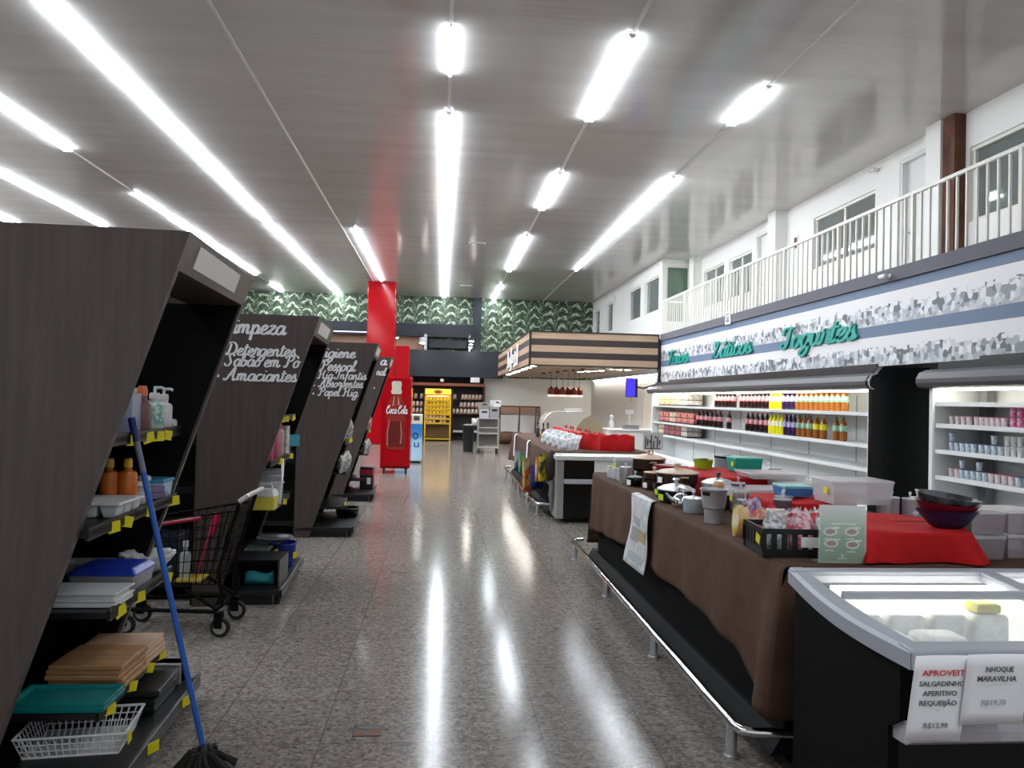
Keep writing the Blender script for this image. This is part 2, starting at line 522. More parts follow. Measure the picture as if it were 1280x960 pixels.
def script(mb, text, fn, width, xh=None, weight=0.13, depth=0.006, slant=0.22):
    """write text in brush script; fn(u, v, w) places a point (w: out of the surface); width: total run in metres"""
    x, runs = 0.0, []
    for ch in text:
        if ch == ' ':
            x += 0.55
            continue
        adv, st = glyph(ch)
        for s in st:
            runs.append([(q.x + x + q.y * slant, q.y) for q in catmull(s)])
        x += adv
    s = width / x
    t = (xh if xh else s)
    for ri, r in enumerate(runs):
        n = len(r)
        vs, fs = [], []
        for i in range(n):
            a, b = r[max(i - 1, 0)], r[min(i + 1, n - 1)]
            dx, dy = b[0] - a[0], b[1] - a[1]
            l = math.hypot(dx, dy) or 1.0
            w = weight * (0.55 + 0.55 * abs(dy) / l)
            nx, ny = -dy / l * w, dx / l * w
            for sg in (1, -1):
                for d in (0.0, depth + 0.0004 * (ri % 7)):
                    vs.append(fn((r[i][0] + sg * nx) * s, (r[i][1] + sg * ny) * t, d))
        for i in range(n - 1):
            a, b = i * 4, i * 4 + 4
            fs += [(a + 1, a + 3, b + 3, b + 1), (a, b, b + 2, a + 2), (a, a + 1, b + 1, b), (a + 2, b + 2, b + 3, a + 3)]
        fs += [(0, 2, 3, 1), (n * 4 - 4, n * 4 - 3, n * 4 - 1, n * 4 - 2)]
        mb.add(vs, fs)
    return mb

def sans(mb, text, fn, width=None, height=0.03, depth=0.001, bold=0.0):
    """built-in sans lettering turned into mesh; fn(u, v, w) places a point; height: capital height"""
    cu = bpy.data.curves.new('txt', 'FONT')
    cu.body, cu.size, cu.extrude, cu.resolution_u, cu.offset = text, 1.0, 0.5, 2, bold
    o = bpy.data.objects.new('txt', cu)
    COL.objects.link(o)
    bpy.context.view_layer.update()
    me = o.evaluated_get(bpy.context.evaluated_depsgraph_get()).to_mesh()
    vs = [v.co.copy() for v in me.vertices]
    fs = [tuple(p.vertices) for p in me.polygons]
    bpy.data.objects.remove(o)
    bpy.data.curves.remove(cu)
    if not vs:
        return mb
    x0, x1 = min(v.x for v in vs), max(v.x for v in vs)
    sy = height / 0.70
    sx = width / (x1 - x0) if width else sy
    mb.add([fn((v.x - x0) * sx, v.y * sy, (v.z + 0.5) * depth) for v in vs], fs)
    return mb

# ------------------------------------------------------------------ the room shell
CZ = 5.25
struct(MB().grid(lambda u, v: (-13 + 19.5 * u, -4 + 32.6 * v, 0), 1, 1).build('floor', FLOOR))
struct(box('ceiling', (-13, 6.7, -4, 28.7, CZ, CZ + 0.1), CEIL))
struct(box('wall_left', (-13.2, -13, -4, 28.7, 0, CZ), WALLW))
# unseen wall behind the camera: piers and lintel, gaps added for fill daylight
mb = MB().box(-13, 6.7, -4.2, -4, 4.6, CZ)
for x in (-13, -9.1, -5.2, -1.3, 2.6, 6.4):
    mb.box(x, x + 0.3, -4.2, -4, 0, 4.6)
struct(mb.build('wall_back', WALLW))

def wall_openings(mb, axis, at, th, a0, a1, z0, z1, ops):
    """wall sheet of thickness th along axis 'y' (at X) or 'x' (at Y) with rectangular openings (a, b, za, zb)"""
    def put(a, b, za, zb):
        if b - a > 1e-4 and zb - za > 1e-4:
            if axis == 'y':
                mb.box(at, at + th, a, b, za, zb)
            else:
                mb.box(a, b, at, at + th, za, zb)
    cur = a0
    for a, b, za, zb in sorted(ops):
        put(cur, a, z0, z1)
        put(a, b, z0, za)
        put(a, b, zb, z1)
        cur = b
    put(cur, a1, z0, z1)
    return mb

MEZ = [(7.0, 8.9, 3.87, 4.80), (9.60, 10.36, 3.0, 5.08), (10.98, 12.9, 3.94, 4.85), (14.66, 15.38, 3.0, 5.08), (15.6, 16.9, 3.92, 4.83), (17.2, 18.55, 3.92, 4.85)]
mb = wall_openings(MB(), 'y', 6.43, 0.2, -4, 19.4, 3.0, CZ, MEZ)
mb.box(6.2, 6.43, 13.95, 14.3, 3.0, CZ).box(6.25, 6.43, 9.2, 9.5, 3.0, CZ).box(6.22, 6.43, 18.75, 19.1, 3.0, CZ)
struct(mb.build('wall_mezzanine', WALLW))
BOXW = [(19.6, 21.0, 3.97, 4.90), (21.45, 22.85, 3.97, 4.90), (25.05, 26.0, 3.9, 4.88), (27.15, 28.1, 3.9, 4.88)]
mb = wall_openings(MB(), 'y', 5.58, 0.2, 19.421, 28.6, 2.3, CZ, BOXW)
mb = wall_openings(mb, 'x', 19.3, 0.12, 5.58, 6.43, 3.0, CZ, [(5.70, 6.32, 3.62, 5.1)])
mb.box(5.58, 5.78, 17.6, 28.6, 0, 2.3).box(5.58, 5.78, 17.6, 19.42, 2.3, 3.0)
struct(mb.build('wall_right_far', WALLW))
struct(box('wall_right', (5.85, 6.0, -4, 17.6, 0, 3.0), WALLW))
struct(box('floor_mezzanine', (5.12, 6.63, -4, 19.3, 2.9, 3.04), WALLW))

def window(n, axis, at, a, b, za, zb, pane, split=True):
    """frame with sill in the opening, one pane per sash"""
    root = thing('window_%d' % n, '', 'window')
    del root['label'], root['category']
    struct(root)
    def bx(m, a0, a1, d0, d1, z0, z1):
        return m.box(at + d0, at + d1, a0, a1, z0, z1) if axis == 'y' else m.box(a0, a1, at + d0, at + d1, z0, z1)
    fr = MB()
    t = 0.045
    bx(fr, a, b, 0.05, 0.11, za, za + t)
    bx(fr, a, b, 0.03, 0.11, zb - t, zb)
    bx(fr, a, a + t, 0.05, 0.11, za + t, zb - t)
    bx(fr, b - t, b, 0.05, 0.11, za + t, zb - t)
    if split:
        m = (a + b) / 2
        bx(fr, m - 0.03, m + 0.03, 0.05, 0.11, za + t, zb - t)
        struct(bx(MB(), a + t, m - 0.03, 0.075, 0.085, za + t, zb - t).build('pane', pane, root))
        struct(bx(MB(), m + 0.03, b - t, 0.085, 0.095, za + t, zb - t).build('pane', pane, root))
    else:
        struct(bx(MB(), a + t, b - t, 0.075, 0.085, za + t, zb - t).build('pane', pane, root))
    struct(fr.build('window_frame', OFFW, root))
    return root
n = 0
for k in (0, 2, 4, 5):
    n += 1
    a, b, za, zb = MEZ[k]
    window(n, 'y', 6.43, a, b, za, zb, PANE)
for a, b, za, zb in BOXW:
    n += 1
    window(n, 'y', 5.58, a, b, za, zb, PANE, False)
window(n + 1, 'x', 19.3, 5.70, 6.32, 3.62, 5.1, PANEG, False)
for n, k in ((1, 1), (2, 3)):
    a, b, za, zb = MEZ[k]
    d = struct(MB().box(6.52, 6.56, a + 0.05, b - 0.05, za + 0.04, zb - 0.05).build('door_%d' % n, WHITE))
    struct(MB().box(6.44, 6.60, a, a + 0.05, za + 0.04, zb).box(6.44, 6.60, b - 0.05, b, za + 0.04, zb).box(6.44, 6.60, a + 0.05, b - 0.05, zb - 0.05, zb).build('door_frame', WHITE, d))
    struct(MB().tube([(6.52, b - 0.13, 4.03), (6.47, b - 0.13, 4.03), (6.47, b - 0.25, 4.03)], 0.011).lathe([(0.025, 0), (0.025, 0.01)], 12, mx=Matrix.Translation((6.52, b - 0.13, 4.03)) @ Matrix.Rotation(-pi / 2, 4, 'Y')).build('door_handle', STEEL, d, True))
struct(box('trim_1', (6.28, 6.45, 8.97, 9.19, 3.04, CZ), RUST))

# facade under the mezzanine: slab edge, blue, white and patterned bands
mb = MB()
zz = [(3.15, 3.0, 0), (3.0, 2.89, 1), (2.89, 2.775, 2), (2.775, 2.525, 3), (2.525, 2.39, 1), (2.39, 2.27, 2), (2.27, 2.04, 3)]
for z1, z0, k in zz:
    mb.mi(k).box(5.1 if k else 5.07, 5.25, -4, 17.6, z0, z1)
struct(mb.build('wall_facade', [SLAB, BLUEB, FWHITE, HEXM]))
struct(box('trim_2', (5.04, 5.27, 17.6, 17.72, 2.0, 3.05), BLKM))

# far wall: white lower part, leaf paper above, black bulkhead, beam and post, shelf alcove
struct(MB().mi(0).box(-13, 1.55, 28.4, 28.6, 0, 3.2).mi(1).box(1.55, 6.5, 28.4, 28.6, 0, 2.33).mi(2).box(-13, 1.55, 28.4, 28.6, 3.2, CZ).box(1.55, 6.5, 28.4, 28.6, 2.33, CZ).build('wall_far', [M('alcove_black', (24, 20, 19), 0.6), WALLW, LEAF]))
struct(box('trim_3', (-9, 2.2, 27.6, 28.38, 2.3, 3.24), NAVYB))
struct(MB().box(-10, 1.1, 28.05, 28.38, 3.76, 4.22).build('trim_4', NAVYB))
struct(box('trim_5', (1.09, 1.385, 28.2, 28.38, 3.24, CZ), NAVYB))
struct(box('trim_6', (-8.5, 1.55, 27.62, 28.38, 1.975, 2.075), BROWNW))
struct(box('trim_7', (-8.5, -0.72, 28.3, 28.39, 3.24, 3.76), M('tan_panel', (150, 118, 96), 0.6)))
fr = MB().box(-0.68, -0.58, 27.9, 28.38, 3.24, 3.86).box(0.93, 1.0, 27.9, 28.38, 3.24, 3.86)
struct(fr.build('trim_8', LGREY))
struct(box('trim_9', (-0.5, 0.86, 28.1, 28.2, 3.36, 3.66), NAVYB))
# the red clad pillar and the lower red post behind the cooler
struct(box('trim_10', (-2.45, -1.56, 25.0, 25.9, 0, CZ), RED, bevel=0.02))
struct(box('trim_11', (-1.22, -0.86, 19.9, 20.3, 0, 2.86), RED, bevel=0.01))

# thin seam strip on the ceiling
struct(box('trim_12', (-2.3, -2.27, 3, 28.4, CZ - 0.012, CZ), OFFW))

# ------------------------------------------------------------------ ceiling lights
UNIT = 2.385
def tube_lamp(x, y0, y1, wide, label, group):
    root = thing('tube_light', label, 'ceiling light', (x, (y0 + y1) / 2, CZ), 0, group)
    h, w = (y1 - y0) / 2 - 0.02, 0.06 if wide else 0.02
    MB().box(-w * 0.7, w * 0.7, -h, h, -0.018, -0.001).build('housing', WHITE, root)
    prof = [(-w, -0.019), (-w * 0.9, -0.05), (w * 0.9, -0.05), (w, -0.019)]
    MB().prism(prof, 'y', -h + 0.01, h - 0.01).build('tube', LAMP, root)
    for e in (-1, 1):
        MB().box(-w * 0.5, w * 0.5, min(e * h, e * (h - 0.01)), max(e * h, e * (h - 0.01)), -0.04, -0.018).build('end_cap', WHITE, root)
ROWS = {
 'centre': (0.0, [(7.55, 8.72, 0)] + [(9.89 + i * UNIT, 9.89 + (i + 1) * UNIT, 1) for i in range(7)] + [(26.6, 28.2, 1)]),
 'first right': (1.82, [(-2.2, 0.18, 1), (7.5, 9.87, 1), (12.25, 14.64, 1), (17.1, 19.45, 1), (19.45, 21.83, 1), (24.6, 26.1, 0), (26.5, 28.3, 1)]),  # nearest unit is behind the camera, added to brighten the price sheets
 'second right': (3.68, [(-1.5, 0.88, 1), (8.5, 9.72, 1), (12.15, 14.5, 1), (14.5, 16.84, 1), (16.84, 19.1, 0), (19.1, 21.34, 0)]),  # nearest unit is unseen, put behind the camera as extra front light
 'first left': (-2.0, [(17.15, 19.65, 0), (19.65, 22.15, 0), (22.15, 24.7, 0)]),
 'second left': (-3.85, [(0.4, 2.78, 1), (2.8, 5.18, 1), (5.2, 7.58, 1), (7.6, 9.98, 1)] + [(9.98 + i * 2.26, 9.98 + (i + 1) * 2.26, 1) for i in range(3)] + [(17.1 + i * 2.3, 17.1 + (i + 1) * 2.3, 1) for i in range(5)]),  # units nearest the camera are unseen, added to light the gondola panel fronts
 'third left': (-5.82, [(2.8, 5.18, 1), (5.2, 7.58, 1), (7.6, 9.98, 1), (9.98, 12.36, 1), (14.87, 16.9, 0), (16.9, 19.35, 1), (19.35, 21.8, 1), (21.8, 24.3, 1), (26.5, 28.2, 1)]),  # nearest units are out of view, added as light on the left panels
 'fourth left': (-7.68, [(9.2, 11.6, 1), (11.6, 14.0, 1), (14.0, 16.05, 1), (16.05, 18.1, 1)]),
 'fifth left': (-9.66, [(13.5, 15.9, 1), (15.9, 18.3, 1)]),
}
for nm, (x, units) in ROWS.items():
    for i, (a, b, w) in enumerate(units):
        lab = '%s %s tube light, %s from the camera in the %s ceiling row' % ('wide' if w else 'slim', 'white', ORD[i], nm)
        tube_lamp(x, a, b, w, lab, 'tube lights of the %s ceiling row' % nm)
    if nm != 'first left':
        gaps, cur = [], units[0][0] - 5.0 if nm != 'second left' else 0.4
        for a, b, w in units:
            if a - cur > 0.1:
                gaps.append((cur, a - 0.02))
            cur = b + 0.02
        if nm in ('second right', 'first right'):
            gaps.append((cur, 28.35))
        if gaps:
            tr = thing('light_track', 'thin white wiring track between the tube lights of the %s ceiling row' % nm, 'light track', (x, 0, CZ))
            for a, b in gaps:
                MB().box(-0.02, 0.02, a, b, -0.012, -0.001).build('track_length', WHITE, tr)
for i, (x, y) in enumerate(((0.75, 18.2), (0.72, 25.2))):
    v = thing('ceiling_vent', 'small white vent plate on the ceiling beside the centre lamps, %s' % ('nearer' if i == 0 else 'farther'), 'vent', (x, y, CZ))
    MB().box(-0.2, 0.2, -0.05, 0.05, -0.015, -0.001).build('plate', WHITE, v)
    MB().box(-0.16, 0.16, -0.03, -0.01, -0.018, -0.014).box(-0.16, 0.16, 0.01, 0.03, -0.018, -0.014).build('slot', GREY, v)

# ------------------------------------------------------------------ balcony railing, cameras and small signs on the mezzanine
rail = thing('railing', 'long cream balcony railing with upright bars above the patterned facade', 'railing', (5.13, 0, 3.15))
MB().box(-0.02, 0.02, 5.0, 17.6, 0.76, 0.80).build('handrail', OFFW, rail, bevel=0.005)
y, i = 17.57, 0
while y > 5.1 and i < 95:
    w = 0.02 if i % 11 == 0 else 0.011
    MB().box(-w, w, y - w, y + w, -0.02, 0.77).build('baluster', OFFW, rail)
    y -= 0.145
    i += 1
MB().box(-0.02, 0.45, 17.58, 17.62, 0.76, 0.80).build('end_rail', OFFW, rail)
def security_camera(loc, label, rz=0.0):
    c = thing('security_camera', label, 'camera', loc, rz)
    c.scale = (0.7, 0.7, 0.7)
    MB().lathe([(0.035, 0), (0.035, 0.02)], 14, mx=Matrix.Rotation(-pi / 2, 4, 'Y')).tube([(-0.01, 0, 0), (-0.09, 0, 0.0)], 0.012).build('mount', WHITE, c, True)
    MB().lathe([(0.035, -0.09), (0.04, -0.08), (0.04, 0.08), (0.036, 0.09)], 14, mx=Matrix.Translation((-0.12, 0.02, -0.01)) @ Matrix.Rotation(pi / 2, 4, 'X')).build('housing', WHITE, c, True)
    MB().lathe([(0.032, 0), (0.034, 0.012)], 14, mx=Matrix.Translation((-0.12, 0.112, -0.01)) @ Matrix.Rotation(-pi / 2, 4, 'X')).build('lens', BLACK, c, True)
security_camera((5.07, 8.32, 3.06), 'white security camera with black lens on the grey slab edge under the railing')
security_camera((6.43, 10.9, 5.12), 'white security camera high on the mezzanine wall between window and door')
s = thing('direction_sign', 'small square white sign with a black arrow on the slab edge', 'sign', (5.065, 13.3, 3.1))
MB().box(-0.01, 0, -0.13, 0.13, -0.12, 0.12).build('plate', WHITE, s)
MB().box(-0.013, -0.009, -0.075, 0.075, -0.075, -0.055).box(-0.013, -0.009, -0.075, 0.075, 0.055, 0.075).box(-0.013, -0.009, 0.05, 0.075, -0.06, 0.06).box(-0.013, -0.009, -0.04, 0.0, -0.06, 0.02).build('arrow', BLACK, s)
s = thing('extinguisher_sign', 'small dark and white plaque on the mezzanine wall beside the middle window', 'sign', (6.425, 13.55, 4.55))
MB().box(-0.01, 0, -0.09, 0.09, -0.13, 0.13).build('plate', WHITE, s)
MB().box(-0.013, -0.009, -0.05, 0.06, -0.1, 0.1).build('symbol', M('sign_maroon', (92, 40, 40), 0.6), s)

def facade_word(text, y0, z0, width, xh, label):
    o = script(MB(), text, lambda u, v, w: (5.1 - w, y0 - u, z0 + v), width, xh, 0.135, 0.03).build('sign_lettering', TEAL)
    tag(o, label, 'sign', 'teal words on the facade')
facade_word('Iogurtes', 11.2, 2.40, 2.12, 0.165, 'teal script word Iogurtes on the patterned facade')
facade_word('Láticos', 14.15, 2.42, 1.85, 0.155, 'teal script word Láticos on the patterned facade')
facade_word('Frios', 17.1, 2.42, 1.5, 0.155, 'teal script word Frios at the far end of the facade')

# ------------------------------------------------------------------ gondolas along the left of the aisle
SHELVES = [(1.37, -1.24), (1.04, -1.26), (0.68, -1.27), (0.29, -1.30)]
SIGNW = M('sign_panel_white', (234, 229, 227), 0.5)
def gondola(y0, dx, label, lines, tags):
    g = thing('shelving_unit', label, 'shelving unit', (dx, y0 + 0.05, 0), 0.042 if y0 < 3 else 0.045, 'dark shelving units along the aisle')
    poly = [(-1.78, 0.0), (-1.62, 0.0), (-0.935, 2.13), (-1.78, 2.13)]
    near = MB().prism(poly, 'y', 0, 0.035).build('side_panel', LAM, g)
    MB().prism(poly, 'y', 1.095, 1.13).build('side_panel', LAM, g)
    hd = MB().prism([(-0.935, 2.13), (-0.98, 1.99), (-1.25, 1.99), (-1.25, 2.13)], 'y', 0.036, 1.094).build('header', LAM, g)
    def hx(z):
        return -0.935 - (2.13 - z) * 0.3214 + 0.004
    MB().prism([(hx(2.105), 2.105), (hx(2.02), 2.02), (hx(2.02) - 0.01, 2.02), (hx(2.105) - 0.01, 2.105)], 'y', 0.17, 0.86).build('sign_panel', SIGNW, hd)
    lp_ = [(-1.775, 0.115), (-1.60, 0.115), (-0.992, 1.985), (-1.775, 1.985)]  # black sheets added inside both panels so the bay reads dark
    MB().prism(lp_, 'y', 0.0355, 0.038).build('inner_dark_sheet', MATTE, g)
    MB().prism(lp_, 'y', 1.092, 1.0945).build('inner_dark_sheet', MATTE, g)
    box('back_panel', (-1.8, -1.775, 0.036, 1.094, 0, 2.12), MATTE, g)
    for k, (z, xf) in enumerate(SHELVES):
        ya = 0.30 if xf < -1.265 else 0.04
        s = MB().box(-1.77, xf, ya, 1.09, z - 0.025, z).box(xf - 0.012, xf, ya, 1.09, z - 0.035, z + 0.012).build('shelf', BLKM, g)
        for ty in tags[k]:
            MB().cbox((xf + 0.004, ty, z - 0.022), (0.003, 0.058, 0.044), rx=rnd.uniform(-.3, .3), rz=rnd.uniform(-.75, -.35)).build('price_tag', YEL, s)
    d = MB().box(-1.77, -1.15, 0.0, 1.18, 0.07, 0.11).box(-1.16, -1.145, -0.02, 1.2, 0.06, 0.125).box(-1.77, -1.22, 0.03, 1.1, 0.0, 0.07).build('base_deck', BLKM, g, bevel=0.004)
    for ty in tags[4]:
        MB().cbox((-1.13, ty, 0.1), (0.003, 0.058, 0.044), rx=rnd.uniform(-.25, .25), rz=-.5).build('price_tag', YEL, d)
    for ty in (0.05, 1.1):
        MB().lathe([(0.02, 0), (0.02, 0.05), (0.012, 0.07)], 10, c=(-1.19, ty, 0)).build('foot', BLACK, d)
    run = MB().box(-7.5, -1.8, 0.54, 0.58, 0, 1.95)
    run.build('spine', BLKM, g)
    for z in (0.14, 0.48, 0.83, 1.19, 1.55):
        MB().box(-7.5, -1.81, 0.16, 0.54, z - 0.025, z).box(-7.5, -1.81, 0.15, 0.165, z - 0.035, z + 0.012).build('run_shelf', BLKM, g)
    if lines:
        mb = MB()
        for txt, x, z, w, xh in lines:
            if txt == '·':
                mb.lathe([(0.011, 0), (0.011, 0.006)], 10, mx=Matrix.Translation((x - dx, 0.0, z)) @ Matrix.Rotation(pi / 2, 4, 'X'))
            else:
                script(mb, txt, lambda u, v, q: (x - dx + u, -q, z + v), w, xh, 0.14, 0.006)
        mb.build('lettering', SILV, near)
    return g
T0 = 2.85
gondola(2.85, 0.015, 'nearest dark wood-grain shelving unit with slanted end panel, blue mop handle leaning on it', [],
        [[0.38, 0.57, 0.71, 0.82], [0.27, 0.4, 0.67, 1.03], [0.4, 0.62, 0.99], [0.39, 0.64, 0.87, 1.05], [0.42, 0.9]])
gondola(5.78, 0.02, 'dark wood-grain shelving unit lettered Limpeza, behind the shopping cart',
        [('Limpeza', -1.625, 1.985, 0.46, 0.064), ('Detergentes', -1.585, 1.825, 0.50, 0.05), ('Sabão em Pò', -1.585, 1.745, 0.53, 0.05), ('Amaciantes', -1.585, 1.64, 0.51, 0.05), ('·', -1.625, 1.77, 0, 0), ('·', -1.625, 1.67, 0, 0)],
        [[0.35, 0.55, 0.95], [0.45, 0.98], [0.75], [0.6], []])
gondola(8.53, 0.225, 'dark wood-grain shelving unit lettered Higiene Pessoal, third along the aisle',
        [('Higiene', -1.41, 1.96, 0.45, 0.062), ('Pessoal', -1.335, 1.815, 0.38, 0.062), ('Hig.Infantis', -1.355, 1.725, 0.52, 0.05), ('Absorventes', -1.34, 1.635, 0.47, 0.05), ('Papel Hig.', -1.345, 1.54, 0.44, 0.05), ('·', -1.385, 1.65, 0, 0), ('·', -1.39, 1.56, 0, 0)],
        [[0.4], [0.6, 0.7, 0.8], [], [0.7], []])
gondola(11.43, 0.19, 'farthest dark wood-grain shelving unit, just before the red drinks cooler',
        [('a', -0.915, 2.01, 0.085, 0.07), ('nal', -0.965, 1.857, 0.13, 0.06), ('·', -0.99, 1.667, 0, 0)],
        [[], [0.5], [], [], []])

# --- small goods builders
def bottle(name, label, cat, loc, r, h, body, cap, neck=0.35, shoulder=0.75, capr=None, group=None, sx=1.0, pump=False, seg=14):
    """bottle = body, cap (> pump spout)"""
    b = thing(name, label, cat, loc, 0, group)
    nr = r * neck
    MB().lathe([(r * 0.9, 0), (r, h * 0.03), (r, h * shoulder * 0.86), (r * 0.85, h * shoulder * 0.95), (nr, h * shoulder), (nr, h * 0.84)], seg, sy=sx).build('body', body, b, True)
    cr = capr or nr * 1.25
    c = MB().lathe([(cr, h * 0.82), (cr, h * 0.95), (cr * 0.8, h)], seg).build('cap', cap, b, True)
    if pump:
        MB().tube([(0, 0, h), (0, 0, h * 1.13)], nr * 0.35, 8).tube([(-nr * 0.2, 0, h * 1.13), (r * 0.7, 0, h * 1.14), (r * 1.0, 0, h * 1.11)], nr * 0.35, 8).build('spout', cap, c, True)
    return b
def tub(name, label, cat, loc, r, h, body, lid, group=None, flare=1.08, seg=20):
    t = thing(name, label, cat, loc, 0, group)
    MB().lathe([(r * 0.9, 0), (r * flare, h * 0.9)], seg).build('body', body, t, True)
    MB().lathe([(r * flare * 1.06, h * 0.84), (r * flare * 1.06, h), (r * flare * 0.9, h * 1.02)], seg).build('lid', lid, t, True)
    return t
def pouch(name, label, cat, loc, w, d, h, mats, rz=0.0, group=None, seed=0, lean=0.0):
    """pillow bag with crimped top, one mesh"""
    rr = random.Random(seed)
    ph = rr.uniform(0, 6)
    def fn(u, v):
        a = 2 * pi * u
        t = v
        th = (sin(pi * min(max(t, 0.02), 0.98)) ** 0.5)
        x = cos(a) * w / 2 * (0.94 + 0.06 * th)
        y = sin(a) * d / 2 * th + lean * t * t * h
        return (x * (1 + 0.04 * sin(5 * t + ph)), y + 0.008 * sin(9 * u * 3 + ph) * th, t * h + 0.01 * sin(a * 3 + ph) * t)
    o = MB().grid(fn, 18, 8).build(name, mats, None, True, loc=loc, rz=rz)
    return tag(o, label, cat, group)
def tray(mb, c, w, d, h, t=0.006, fl=1.08):
    """open tray with flared walls, wall thickness t"""
    x, y, z = c
    def ring(k, zz):
        return [(x - w / 2 * k, y - d / 2 * k, zz), (x + w / 2 * k, y - d / 2 * k, zz), (x + w / 2 * k, y + d / 2 * k, zz), (x - w / 2 * k, y + d / 2 * k, zz)]
    k2 = 1 - 2 * t / min(w, d)
    vs = ring(1, z) + ring(fl, z + h) + ring(fl * k2, z + h) + ring(k2, z + t)
    fs = [(3, 2, 1, 0)]
    for j in range(3):
        for i in range(4):
            k = (i + 1) % 4
            fs.append((j * 4 + i, j * 4 + k, j * 4 + 4 + k, j * 4 + 4 + i))
    fs.append((12, 13, 14, 15))
    return mb.add(vs, fs)

ORANGEC = M('orange_cap', (214, 112, 66), 0.35)
MAUVE = M('mauve_lotion', (118, 82, 82), 0.3)
MINT = mat_printed('mint_label', (98, 168, 150), (214, 222, 214), 40)
AMBER = M('amber_shampoo', (196, 104, 34), 0.25)
YCAP = M('yellow_cap', (226, 178, 60), 0.4)
BLUEL = M('blue_lid', (70, 150, 190), 0.4)
BLUET = M('blue_tray', (36, 62, 170), 0.35)
TEALT = M('teal_tray', (20, 126, 124), 0.35)
PURP = M('purple_box', (136, 124, 160), 0.5)
PINK = M('pink_bottle', (196, 92, 122), 0.35)
WPL = M('white_plastic', (214, 212, 212), 0.4)

Z1, Z2, Z3, Z4, ZD = 1.371, 1.041, 0.681, 0.291, 0.111
# top shelf of the nearest unit
o = box('clear_box', (-0.04, 0.04, -0.05, 0.05, 0, 0.165), M('pale_blue_clear', (176, 184, 206), 0.2, alpha=0.75), None, 0.004, loc=(-1.32, 3.320, Z1))
tag(o, 'pale translucent box pack on the top shelf behind the blue mop handle', 'box')
bottle('lotion_bottle', 'mauve lotion bottle with orange cap, nearer of the two on the top shelf', 'bottle', (-1.285, 3.400, Z1), 0.036, 0.19, MAUVE, ORANGEC, 0.5, 0.72, 0.02)
bottle('lotion_bottle', 'mauve lotion bottle with tall orange neck, standing against the green-white bottle', 'bottle', (-1.31, 3.470, Z1), 0.036, 0.2, MAUVE, ORANGEC, 0.5, 0.7, 0.02)
bottle('soap_bottle', 'soap bottle with green and white label and pump on the top shelf', 'bottle', (-1.285, 3.560, Z1), 0.04, 0.17, MINT, WPL, 0.5, 0.72, 0.024, pump=True)
bottle('soap_bottle', 'green labelled soap bottle with round white cap behind the pump bottle', 'bottle', (-1.36, 3.560, Z1), 0.036, 0.19, MINT, WPL, 0.55, 0.72, 0.026)
bottle('pump_bottle', 'plain white pump bottle on the top shelf', 'bottle', (-1.285, 3.690, Z1), 0.04, 0.165, WPL, WPL, 0.5, 0.75, 0.022, pump=True)
o = MB().lathe([(0.02, 0), (0.022, 0.02), (0.022, 0.085), (0.018, 0.09)], 14, mx=Matrix.Rotation(pi / 2, 4, 'Y')).build('soap_box', WPL, None, True, loc=(-1.34, 3.820, Z1 + 0.023))
tag(o, 'small white tube lying on the top shelf beside the pump bottle', 'tube')
# second shelf
eg = MB()
for i in range(4):
    for j in range(2):
        eg.taper((-0.12 + i * 0.08, -0.04 + j * 0.08, 0), (0.05, 0.05), (0.074, 0.074), 0, 0.05)
eg.box(-0.165, 0.165, -0.085, 0.085, 0.048, 0.062)
o = eg.build('moulded_tray', WPL, None, bevel=0.006, loc=(-1.42, 3.180, Z2))
tag(o, 'white moulded cup tray at the near end of the second shelf', 'tray')
o = MB()
for i in range(3):
    o.taper((-0.08 + i * 0.08, 0, 0), (0.05, 0.06), (0.074, 0.08), 0, 0.05)
o.box(-0.125, 0.125, -0.045, 0.045, 0.048, 0.06)
o = o.build('moulded_tray', WPL, None, bevel=0.006, loc=(-1.38, 3.325, Z2))
tag(o, 'shorter white moulded tray in front of the orange bottles', 'tray')
bottle('shampoo_bottle', 'amber bottle with yellow flip cap, nearer of the pair on the second shelf', 'bottle', (-1.42, 3.420, Z2), 0.04, 0.21, AMBER, YCAP, 0.4, 0.76, 0.018)
bottle('shampoo_bottle', 'amber bottle with yellow flip cap, against the blue mop handle', 'bottle', (-1.35, 3.440, Z2), 0.04, 0.21, AMBER, YCAP, 0.4, 0.76, 0.018)
bottle('small_bottle', 'small bottle with round white cap, left of the mop handle', 'bottle', (-1.325, 3.520, Z2), 0.026, 0.1, CLEAR2, WPL, 0.7, 0.55, 0.026)
bottle('small_bottle', 'small bottle with round white cap, right of the mop handle', 'bottle', (-1.34, 3.630, Z2), 0.028, 0.115, CLEAR2, WPL, 0.7, 0.55, 0.028)
o = box('small_box', (-0.05, 0.05, -0.03, 0.03, 0, 0.03), PURP, None, 0.003, loc=(-1.315, 3.710, Z2), rz=0.2)
tag(o, 'flat lilac box lying on the second shelf, lower of the two', 'box')
o = box('small_box', (-0.05, 0.05, -0.03, 0.03, 0, 0.03), PURP, None, 0.003, loc=(-1.325, 3.710, Z2 + 0.031), rz=0.3)
tag(o, 'flat lilac box lying on top of another lilac box', 'box')
o = thing('food_tub', 'white tub with blue lid at the far end of the second shelf', 'tub', (-1.33, 3.900, Z2))
MB().taper((0, 0), (0.1, 0.12), (0.115, 0.14), 0, 0.075).build('body', M('milky_blue', (176, 196, 214), 0.4), o, bevel=0.006)
MB().box(-0.062, 0.062, -0.075, 0.075, 0.072, 0.088).build('lid', BLUEL, o, bevel=0.005)
